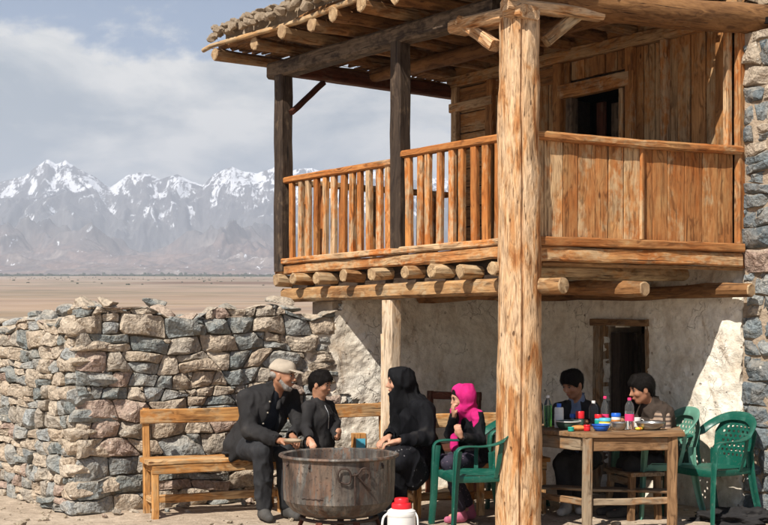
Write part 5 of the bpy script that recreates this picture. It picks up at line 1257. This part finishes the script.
def hand_in(S, wrist, d, nrm, s=1., curl=.5, thumb=1, spread=.0):
    """d: direction of the hand, nrm: direction the palm faces, thumb: side (+1/-1) along d x nrm"""
    d = np.array(d, float); d /= np.linalg.norm(d); nrm = np.array(nrm, float); nrm -= d * (nrm @ d); nrm /= np.linalg.norm(nrm); sd = np.cross(d, nrm) * thumb; w = np.array(wrist, float)
    S.cone(w, w + d * .05 * s, .023 * s, .026 * s, .01)
    B = np.array([d, sd, nrm]); S.ell(w + d * .055 * s, np.array([.048, .040, .017]) * s, B, .015)
    for i, (y, ln) in enumerate(((.030, .070), (.010, .078), (-.010, .072), (-.029, .056))):
        p = w + d * .088 * s + sd * y * s; a0 = curl * .45; f = s * ln / .078; r = .0088 * s if s > .8 else .0078
        for seg, (l_, da) in enumerate(((.034, 0), (.025, curl * .9), (.02, curl * .8))):
            a0 += da; q = p + (d * math.cos(a0) + nrm * math.sin(a0) + sd * (y * 2.2 * spread)) * l_ * f; S.cone(p, q, r, r * .9, .004 if seg else .010); p = q
    p = w + d * .022 * s + sd * .024 * s; q = p + (d * .62 + sd * .62 + nrm * .35) * .034 * s; S.cone(p, q, .013 * s, .011 * s, .01); r_ = q + (d * .85 + sd * .1 + nrm * .5) * .030 * s; S.cone(q, r_, .0105 * s, .009 * s, .004)

def J3(px, py, Y): return np.array([X(px, Y), Y, Zp(py, Y)])
def face_bits(par, c, B, s, brow=True, lip=True, lash=False):
    c = np.array(c); 
    def el(name, p, r, mat):
        V = IV2 * np.array(r) * s; V = V @ np.array(B); o = c + s * (p[0] * B[0] + p[1] * B[1] + p[2] * B[2]); mk(name, V, IF2, MATS[mat], par, Matrix.Translation(o), True)
    for y in (-1, 1):
        el('eye', (.0785, y * .031, .010), (.0075, .0135, .0048), 'eyewhite'); el('iris', (.0845, y * .031, .0095), (.0038, .0068, .0052), 'eye'); el('eyelid', (.080, y * .031, .0165), (.009, .0165, .0028), 'eye')
        if brow: el('eyebrow', (.0835, y * .033, .033), (.006, .021, .0042), 'hair')
    if lip: el('lips', (.0915, 0, -.056), (.0045, .0195, .0075), 'lip')
def person(label, group, J, head, skinm, yaw_t, parts, s=1., yaw_h=None, pitch=0., roll=0., hands=(), h=.0062, hk=None, feet=None, neckk=None, kid=False, ears=True, group_name=None):
    """J: joints; parts: list of (name, material, builder(field), voxel, fold)"""
    allp = np.array(list(J.values())); lo = allp.min(0) - .2 * max(s, .8); hi = allp.max(0) + .2; hi[2] += .06
    B = basis(yaw_h if yaw_h is not None else yaw_t, pitch, roll); T = basis(yaw_t)
    S = Field(lo, hi, h); c = J['head']
    k_ = s
    S.ell(J['chest'], np.array([.085, .135, .17]) * k_, T, .03); S.ell(J['pelvis'], np.array([.10, .14, .11]) * k_, T, .04); S.cone(J['pelvis'], J['chest'], .095 * k_, .10 * k_, .04); S.cone(J['chest'], J['neck'], .09 * k_, .05 * k_, .04)
    for sd in 'RL':
        S.cone(J['neck'] - [0, 0, .03], J['sh' + sd], .045 * k_, .05 * k_, .03); S.cone(J['sh' + sd], J['el' + sd], .046 * k_, .036 * k_, .02); S.cone(J['el' + sd], J['ha' + sd], .037 * k_, .023 * k_, .015)
        hp = J['pelvis'] + T[1] * (.085 if sd == 'L' else -.085) * k_
        S.cone(hp, J['kn' + sd], .078 * k_, .052 * k_, .03); S.cone(J['kn' + sd], J['an' + sd], .052 * k_, .033 * k_, .02)
        if sd in ('L', 'R') and feet: 
            fd = np.array(feet[sd], float); S.cone(J['an' + sd] + [0, 0, -.03 * k_], J['an' + sd] + fd * .14 * k_ + [0, 0, -.05 * k_], .034 * k_, .024 * k_, .02)
    head_in(S, c, B, head, neck=J['neck'], kid=kid, ears=ears)
    for (sd, d, n_, curl, th, hs) in hands: hand_in(S, J['ha' + sd], d, n_, hs, curl, th)
    V, F = S.mesh(); org = (float(J['pelvis'][0]), float(J['pelvis'][1]), 0.)
    o = fmesh('person', V, F, skinm, None, org, smoothing=1); tag(o, label, 'person', group)
    face_bits(o, c, B, head)
    for (nm, mt, fn, vx, fold) in parts:
        S = Field(lo, hi, vx); fn(S, J, T, B); V, F = S.mesh()
        if not len(F): continue
        q = fmesh(nm, V, F, mt, o, org, fold=fold, seed=R.uniform(0, 9), fs=fold and 9.)
        if nm == 'hair' and ears and mt == 'hair': fuzz(q, 2600, .020, 'hair', 3, tuple(-B[2] * .6 + B[0] * .7), .45)
        if nm == 'beard': fuzz(q, 1500, .012, mt, 4, (0, 0, -1), .5, .0018)
        if nm == 'jacket' and kid and ears: placket(q, J, T, 'steel')
        if nm == 'coat': placket(q, J, T, 'button', -.075, 4)
    return o
def hp_(J, T, s, k): return J['pelvis'] + T[1] * (k if s == 'L' else -k)
def jacket(k=1., sleeve=1., hem=.0, open_=False, chest=(.125, .185, .20), skirt=None, lapel=False):
    def f(S, J, T, B):
        S.ell(J['chest'], np.array(chest) * k, T, .03); S.cone(J['pelvis'] + [0, 0, .03 - hem], J['chest'], .135 * k, .13 * k, .04); S.ell(J['pelvis'] + np.array([0, 0, .02 - hem]), np.array([.135, .185, .09]) * k, T, .04)
        for sd in 'RL':
            S.cone(J['neck'] - [0, 0, .055 * k], J['sh' + sd], .062 * k, .068 * k, .03); S.cone(J['sh' + sd], J['el' + sd], .068 * k, .056 * k, .02); w = J['el' + sd] + (J['ha' + sd] - J['el' + sd]) * .93; S.cone(J['el' + sd], w, .056 * k, .044 * k, .02)
            S.cone(w, w + (J['ha' + sd] - J['el' + sd]) * .2, .034 * k, .034 * k, .004, sub=True)
        S.cone(J['neck'] - [0, 0, .03 * k], J['neck'] + [0, 0, .045 * k], .084 * k, .068 * k, .02)      # collar
        if skirt: skirt(S, J, T)
        if open_:
            a = J['neck'] + T[0] * .10 * k + [0, 0, .03]; b = J['pelvis'] + T[0] * .20 * k + [0, 0, -.06]; S.cone(a, b, .044 * k, .075 * k, .012, sub=True)
        if lapel:
            for y in (-1, 1): S.cone(J['neck'] + T[1] * y * .055 * k - T[0] * .02 + [0, 0, .02], J['chest'] + T[0] * .125 * k + T[1] * y * .045 * k + [0, 0, .03], .026 * k, .016 * k, .006)
        S.cone(J['neck'] + [0, 0, .03], J['neck'] + B[0] * .0 + [0, 0, .15 * k], .050 * k, .08 * k, .008, sub=True)
        # raised hem and placket seams
        for z_ in (-.075, ):
            S.ell(J['pelvis'] + np.array([0, 0, z_ * k - hem + .04]), np.array([.147, .198, .016]) * k, T, .006)
    return f
def shirt(k=1.):
    def f(S, J, T, B):
        S.ell(J['chest'], np.array([.112, .16, .19]) * k, T, .03); S.cone(J['pelvis'], J['chest'], .118 * k, .118 * k, .04); S.cone(J['chest'], J['neck'] + [0, 0, .012], .112 * k, .070 * k, .03)
        S.cone(J['neck'] + [0, 0, .01], J['neck'] + [0, 0, .045], .066 * k, .060 * k, .01); S.cone(J['neck'] + [0, 0, .05], J['neck'] + [0, 0, .12], .054 * k, .06 * k, .006, sub=True)
    return f
def trousers(k=1., kw=1., to=.9):
    def f(S, J, T, B):
        S.ell(J['pelvis'], np.array([.12, .165, .12]) * k, T, .03)
        for sd in 'RL':
            hp = hp_(J, T, sd, .085 * k); S.cone(hp, J['kn' + sd], .098 * k, .078 * k * kw, .03); e = J['kn' + sd] + (J['an' + sd] - J['kn' + sd]) * to; S.cone(J['kn' + sd], e, .074 * k * kw, .062 * k * kw, .02)
    return f
def shoes(feet, k=1., hi_=.0):
    def f(S, J, T, B):
        for sd in 'RL':
            a = J['an' + sd]; fd = np.array(feet[sd], float); g = a * [1, 1, 0]
            S.cone(g + [0, 0, .035] - fd * .03 * k, g + fd * .16 * k + [0, 0, .03], .042 * k, .034 * k, .02); S.cone(a, g + [0, 0, .04], .043 * k, .045 * k, .02); S.cone(g + fd * .08 * k + [0, 0, .04], g + [0, 0, .07 * k], .036 * k, .042 * k, .02)
        S.plane_cut((0, 0, .004), (0, 0, -1))
    return f
def hair(head, up=1.0):
    def f(S, J, T, B):
        c = J['head']; s = head; P = lambda x, y, z: c + s * (x * B[0] + y * B[1] + z * B[2])
        S.ell(P(-.016, 0, .038), np.array([.108, .090, .100]) * s, B, .01); S.cone(P(-.05, 0, .02), P(-.062, 0, -.045), .066 * s, .048 * s, .03); S.cone(P(.03, .02, .10), P(.070, .03, .072), .042 * s, .028 * s, .02); S.cone(P(.03, -.02, .10), P(.070, -.03, .072), .042 * s, .028 * s, .02)
        for q in range(16):
            a = q * 2.4; r_ = .03 + .06 * (q / 16); S.ell(P(-.01 + r_ * math.cos(a), r_ * .8 * math.sin(a), .115 - r_ * .35), np.array([.028, .02, .018]) * s, B, .012)
        S.ell(P(.092, 0, -.040), np.array([.080, .088, .088]) * s, B, .010, sub=True); S.ell(P(.03, 0, -.10), np.array([.09, .12, .07]) * s, B, .01, sub=True)
        for y in (-1, 1): S.ell(P(-.004, y * .088, -.012), np.array([.020, .020, .030]) * s, B, .01, sub=True)
    return f

# --- the old man
def man():
    J = dict(pelvis=J3(247, 446, 10.16), chest=J3(264, 411, 10.02), neck=J3(276, 390, 9.98), head=J3(283, 376, 9.92), shR=J3(247, 399.5, 9.92), shL=J3(291, 398, 10.14), elR=J3(250, 431, 9.80), elL=J3(300, 425, 10.02),
             haR=J3(279, 440.5, 9.62), haL=J3(292, 436, 9.78), knR=J3(263, 451, 9.74), knL=J3(284, 452, 9.86), anR=J3(264, 506, 9.80), anL=J3(288, 505, 9.90)); J['anR'][2] = .09; J['anL'][2] = .09
    ft = dict(R=(.35, -.94, 0), L=(.5, -.87, 0)); hs = 1.0
    def tails(S, J, T):
        S.cone(J['pelvis'] + [0, 0, .02], J3(230, 452, 10.12), .13, .05, .05); S.cone(J['pelvis'] + [-.05, -.05, .0], J3(254, 450, 9.86), .12, .06, .05); S.cone(J3(244, 440, 10.0), J3(232, 458, 9.98), .07, .03, .04)
    def cap(S, J, T, B):
        c = J['head']; P = lambda x, y, z: c + hs * (x * B[0] + y * B[1] + z * B[2])
        S.ell(P(-.012, 0, .052), np.array([.110, .092, .070]) * hs, B, .01); S.cone(P(-.04, 0, .085), P(.05, 0, .080), .048, .040, .03); S.plane_cut(P(0, 0, .036), -B[2] + B[0] * -.12)
        S.ell(P(.105, 0, .048), np.array([.075, .068, .008]) * hs, basis(-.15, .28), .006)
    def beard(S, J, T, B):
        c = J['head']; P = lambda x, y, z: c + hs * (x * B[0] + y * B[1] + z * B[2])
        S.cone(P(.038, 0, -.075), P(.062, 0, -.092), .036, .025, .02); S.cone(P(.0, .055, -.03), P(.045, .03, -.085), .020, .022, .02); S.cone(P(.0, -.055, -.03), P(.045, -.03, -.085), .020, .022, .02); S.ell(P(.088, 0, -.040), (.014, .026, .006), B, .006)
        S.ell(P(.095, 0, -.057), (.02, .018, .007), B, .006, sub=True)
    R_ = B0 = None
    person('bearded old man in beige cap and dark coat seated on the long bench', 'people gathered in the yard', J, hs, 'skin', -.95, [
        ('shirt', 'shirt_dark', shirt(.98), .009, .004), ('coat', 'coat', jacket(1.13, open_=True, skirt=tails, lapel=True), .008, .010), ('trousers', 'trouser', trousers(1.0, 1.12, .95), .008, .010), ('shoe', 'shoe', shoes(ft, 1.05), .007, .002),
        ('cap', 'cap', cap, .0055, .002), ('hair', 'greybeard', lambda S, J, T, B: (S.ell(J['head'] - B[0] * .05 + B[2] * .008, (.058, .078, .045), B, .01)), .006, .001), ('beard', 'greybeard', beard, .005, .003)],
        yaw_h=-.30, pitch=.10, hands=[('R', (.9, -.25, -.12), (.0, -.2, -1), .45, -1, 1.0), ('L', (.35, -.8, -.25), (-.5, .2, -.8), .7, 1, .98)], feet=ft)
    o = mk('bread', IV3 * np.array([.075, .034, .018]) * (1 + .12 * perlin(IV3 * 2.2))[:, None], IF3, MATS['khaki'], None, Matrix.Translation(J3(293, 440.5, 9.50)) @ Matrix.Rotation(-.3, 4, 'Z'), True)
    tag(o, 'torn piece of flat bread held in the old man\'s hand', 'bread')
man()
# --- boy
def boy():
    J = dict(pelvis=J3(319, 449, 9.95), chest=J3(319, 418, 9.93), neck=J3(319.0, 401, 9.92), head=J3(320.5, 384.5, 9.90), shR=J3(308.5, 407, 9.84), shL=J3(328, 406.5, 10.02), elR=J3(305, 428, 9.78), elL=J3(335, 424, 9.98),
             haR=J3(309, 438.5, 9.62), haL=J3(337, 438, 9.80), knR=J3(314, 478, 9.86), knL=J3(326, 478, 9.94), anR=J3(313, 508, 9.9), anL=J3(326, 508, 9.98)); J['anR'][2] = .08; J['anL'][2] = .08
    ft = dict(R=(.6, -.8, 0), L=(.7, -.7, 0)); hs = .86
    person('small boy with short black hair in dark zipped jacket standing behind the cauldron', 'people gathered in the yard', J, hs, 'skin2', -.75, [
        ('jacket', 'coat', jacket(.78, hem=-.02, chest=(.13, .17, .20), lapel=True), .0065, .008), ('trousers', 'jean', trousers(.68, 1, .95), .008, .006), ('shoe', 'shoe', shoes(ft, .75), .008, 0), ('hair', 'hair', hair(hs), .0052, .004)],
        s=.66, yaw_h=-.38, pitch=.24, hands=[('R', (.35, -.7, -.5), (.3, .5, -.8), .4, -1, .72), ('L', (.3, -.6, .5), (-.5, -.2, .6), .7, 1, .70)], feet=ft, kid=True, h=.0055)
boy()
# --- woman
def woman():
    J = dict(pelvis=J3(420, 455, 10.06), chest=J3(413, 419, 9.98), neck=J3(406, 399, 9.94), head=J3(399.5, 382.5, 9.90), shL=J3(425, 409, 9.78), shR=J3(400, 406, 10.16), elL=J3(428, 438, 9.68), elR=J3(396, 432, 10.06),
             haL=J3(399, 441, 9.52), haR=J3(389, 437, 9.80), knL=J3(396, 461, 9.50), knR=J3(388, 460, 9.76), anL=J3(401, 506, 9.56), anR=J3(391, 505, 9.76)); J['anR'][2] = .09; J['anL'][2] = .09
    ft = dict(R=(-.92, -.3, 0), L=(-.9, -.4, 0)); hs = .97
    def robe(S, J, T, B):
        jacket(1.12, chest=(.135, .185, .20))(S, J, T, B); S.ell(J['pelvis'] + [0, 0, .02], (.19, .20, .16), T, .06)
        for sd in 'RL': S.cone(hp_(J, T, sd, .09), J['kn' + sd] + [.03, .02, -.01], .13, .085, .06)
    def skirt(S, J, T, B):
        for sd in 'RL':
            S.cone(hp_(J, T, sd, .09) - [0, 0, .02], J['kn' + sd] + [.01, 0, 0], .13, .098, .05)
        S.cone(J['knL'] + [.04, .02, 0], J3(410, 480, 9.58), .10, .085, .06); S.cone(J['knL'] + [.10, .06, 0], J3(418, 474, 9.64), .09, .075, .05); S.cone(J['knR'] + [.04, 0, 0], J3(398, 476, 9.74), .09, .07, .05)
    def scarf(S, J, T, B):
        c = J['head']; P = lambda x, y, z: c + hs * (x * B[0] + y * B[1] + z * B[2])
        S.ell(P(-.018, 0, .030), np.array([.116, .098, .106]) * hs, B, .01); S.cone(P(-.04, 0, -.01), J['neck'] + [.02, .03, -.02], .092, .098, .05); S.ell(P(.02, 0, -.08), (.075, .075, .055), B, .04)
        S.cone(J['neck'] + [0, 0, -.02], J['shL'] + [-.03, .04, .0], .095, .075, .05); S.cone(J['neck'] + [0, 0, -.02], J['shR'] + [.02, -.02, .0], .095, .075, .05)
        S.cone(J['neck'] + T[0] * .07, J['chest'] + T[0] * .13 + [0, 0, -.02], .075, .055, .04); S.cone(J['chest'] + T[0] * .13, J['chest'] + T[0] * .15 + [.0, -.02, -.13], .055, .040, .03)
        S.ell(P(.105, 0, -.006), np.array([.075, .052, .072]) * hs, B, .012, sub=True); S.ell(P(.06, 0, -.01), np.array([.05, .056, .074]) * hs, B, .012, sub=True)
    person('woman in black robe and black headscarf seated in profile on the pale bench', 'people gathered in the yard', J, hs, 'skin3', math.radians(208), [
        ('robe', 'robe', robe, .0085, .012), ('skirt', 'flower', skirt, .0085, .012), ('trousers', 'robe', trousers(.95, 1.05, .95), .009, .008), ('shoe', 'shoe', shoes(ft, .98), .007, .002), ('headscarf', 'scarf_black', scarf, .0065, .013)],
        yaw_h=math.radians(188), pitch=.08, s=.96, hands=[('L', (-.95, .05, -.25), (.0, -.1, -1), .55, -1, .95), ('R', (-.6, -.6, -.3), (.2, .1, -1), .5, 1, .95)], feet=ft, ears=False)
    o = mk('pendant', IV2 * np.array([.012, .012, .02]), IF2, MATS['steel'], None, Matrix.Translation((0, 0, -5)), True); bpy.data.objects.remove(o)
woman()
# --- girl
def girl():
    J = dict(pelvis=J3(474, 458, 9.92), chest=J3(469, 428, 9.86), neck=J3(466, 411, 9.82), head=J3(461.5, 398.5, 9.78), shL=J3(477, 418, 9.74), shR=J3(461, 417, 9.96), elL=J3(481, 440, 9.64), elR=J3(449, 424, 9.84),
             haL=J3(461, 437, 9.50), haR=J3(455, 412.5, 9.68), knL=J3(449, 463, 9.54), knR=J3(444, 461, 9.74), anL=J3(461, 503, 9.64), anR=J3(470, 500, 9.80)); J['anR'][2] = .10; J['anL'][2] = .09
    J['haR'] = J3(454.5, 415.5, 9.66); J['elR'] = J3(450, 434, 9.80)
    ft = dict(R=(-.75, -.6, 0), L=(-.85, -.5, 0)); hs = .84
    def scarf(S, J, T, B):
        c = J['head']; P = lambda x, y, z: c + hs * (x * B[0] + y * B[1] + z * B[2])
        S.ell(P(-.026, 0, .034), np.array([.118, .100, .104]) * hs, B, .01); S.cone(P(-.045, 0, .0), J['neck'] + [.02, .03, .0], .080, .070, .04); S.ell(P(-.0, 0, -.085), (.068, .066, .045), B, .03)
        S.cone(J['neck'] + [.0, 0, -.005], J['shL'] + [-.01, .0, .01], .070, .045, .03); S.cone(J['neck'] + T[0] * .05, J['shR'] + [.03, -.03, .0], .06, .045, .03)
        S.cone(J['neck'] + T[0] * .07, J['chest'] + T[0] * .12 + [0, 0, .02], .060, .052, .03); S.cone(J['chest'] + T[0] * .12 + [0, -.02, .02], J['chest'] + T[0] * .135 + [.0, -.05, -.14], .052, .040, .02)
        S.cone(J['shL'] + [-.01, 0, .01], J['shL'] + [.02, -.05, -.11], .052, .034, .02)
        S.ell(P(.105, 0, .004), np.array([.085, .066, .086]) * hs, B, .012, sub=True); S.ell(P(.052, 0, .012), np.array([.058, .070, .084]) * hs, B, .012, sub=True)
    def hairf(S, J, T, B):
        c = J['head']; S.ell(c + hs * (-.012 * B[0] + .034 * B[2]), np.array([.099, .083, .091]) * hs, B, .01); S.ell(c + hs * (.10 * B[0] - .032 * B[2]), np.array([.085, .075, .088]) * hs, B, .012, sub=True)
    person('girl in bright pink headscarf and black jacket holding a hand to her mouth', 'people gathered in the yard', J, hs, 'skin3', math.radians(205), [
        ('jacket', 'robe', jacket(.80, chest=(.13, .165, .20)), .0068, .009), ('trousers', 'dots', trousers(.72, 1.05, .9), .0075, .007), ('shoe', 'shoe_pink', shoes(ft, .8), .0065, .001), ('headscarf', 'scarf_pink', scarf, .0055, .011), ('hair', 'hair', hairf, .0058, .002)],
        yaw_h=math.radians(192), pitch=.22, s=.70, hands=[('L', (-.35, -.2, .9), (.3, .9, .0), .9, 1, .72), ('R', (-.2, -.2, .9), (.9, .3, .2), .9, -1, .70)], feet=ft, ears=False, kid=True, h=.0055)
girl()
# --- the two young men at the table
def teen1():
    J = dict(pelvis=J3(581, 459, 10.62), chest=J3(578, 421, 10.50), neck=J3(577, 400, 10.44), head=J3(572.5, 384.5, 10.36), shL=J3(592, 410, 10.40), shR=J3(561, 409, 10.50), elL=J3(597, 435, 10.22), elR=J3(552, 434, 10.30),
             haL=J3(586, 427, 9.98), haR=J3(558, 427, 10.02), knL=J3(578, 463, 10.12), knR=J3(562, 463, 10.12), anL=J3(580, 503, 10.20), anR=J3(566, 503, 10.10)); J['anR'][2] = .09; J['anL'][2] = .09
    for k in ('haL', 'haR'): J[k][2] = TZ + .035
    ft = dict(R=(-.4, -.9, 0), L=(-.2, -.95, 0)); hs = .95
    person('black-haired boy in open dark jacket over grey-blue shirt, sitting behind the table', 'people gathered in the yard', J, hs, 'skin', math.radians(250), [
        ('shirt', 'shirt_blue', shirt(.97), .009, .008), ('jacket', 'coat', jacket(.96, open_=True), .0085, .009), ('trousers', 'trouser', trousers(.95, 1, .85), .009, .007), ('shoe', 'sneaker', shoes(ft, 1), .008, .001), ('hair', 'hair', hair(hs), .0056, .003)],
        yaw_h=math.radians(222), pitch=.42, s=.95, hands=[('L', (-.6, -.5, -.1), (0, 0, -1), .4, -1, .92), ('R', (.3, -.8, -.1), (0, 0, -1), .4, 1, .92)], feet=ft, h=.0068)
teen1()
def teen2():
    J = dict(pelvis=J3(664, 462, 10.14), chest=J3(657, 425, 10.06), neck=J3(651, 404, 10.02), head=J3(641.5, 389.5, 9.97), shL=J3(664, 414, 9.90), shR=J3(646, 411, 10.22), elL=J3(663, 431, 9.84), elR=J3(634, 431, 10.22),
             haL=J3(640, 428, 9.90), haR=J3(622, 428, 10.02), knL=J3(632, 465, 9.86), knR=J3(626, 464, 10.06), anL=J3(628, 505, 9.90), anR=J3(618, 503, 10.04)); J['anR'][2] = .09; J['anL'][2] = .09
    for k in ('haL', 'haR'): J[k][2] = max(TZ + .04, J[k][2])
    ft = dict(R=(-.95, -.3, 0), L=(-.95, -.3, 0)); hs = .95
    def sl(S, J, T, B):
        a, b = J['shL'], J['elL']; w = b + (J['haL'] - b) * .55; S.cone(a + (b - a) * .25, b, .078, .066, .01); S.cone(b, w, .064, .056, .02)
    person('dark-haired young man in brown jacket with striped beige sleeve, leaning over the table', 'people gathered in the yard', J, hs, 'skin', math.radians(200), [
        ('jacket', 'brown', jacket(1.0, chest=(.125, .18, .20)), .0085, .010), ('sleeve_band', 'beige', sl, .0085, .010), ('trousers', 'trouser', trousers(.95, 1, .92), .009, .007), ('shoe', 'shoe', shoes(ft, 1), .008, .001), ('hair', 'hair', hair(hs), .0056, .003)],
        yaw_h=math.radians(190), pitch=.25, s=.95, hands=[('L', (-.9, -.2, -.1), (0, 0, -1), .5, -1, .92), ('R', (-.9, -.2, -.1), (0, 0, -1), .5, 1, .92)], feet=ft, h=.0068)
teen2()
# dark cloth in a heap at the right, and a yellow-brown bag under the table
heap('cloth_heap', 'crumpled black cloth lying on the ground at the foot of the right stone wall', 'cloth', (X(738, 9.75), 9.75, .0), (.34, .20, .10), MATS['coat'], 3.3, .55)
heap('bag', 'crumpled yellow-brown bag lying under the table near the stool', 'bag', (X(652, 10.25), 10.25, .28), (.12, .09, .09), MATS['yellowbag'] if 'yellowbag' in MATS else MATS['khaki'], 7.3, .7)
# ---------------------------------------------------------------- air
def haze():
    V, F = box_mesh((-5600, -300, -8), (5600, 9500, 850)); m = bpy.data.materials.new('haze_air'); m.use_nodes = True; nt = m.node_tree; nt.nodes.clear()
    o_ = nt.nodes.new('ShaderNodeOutputMaterial'); v = nt.nodes.new('ShaderNodeVolumePrincipled'); v.inputs['Density'].default_value = 2.2e-4
    v.inputs['Color'].default_value = (.80, .885, 1.0, 1); v.inputs['Anisotropy'].default_value = .25; nt.links.new(v.outputs[0], o_.inputs['Volume'])
    tag(mk('haze', V, F, m), 'pale dusty air between the yard and the mountains', 'haze', kind='stuff')
haze()
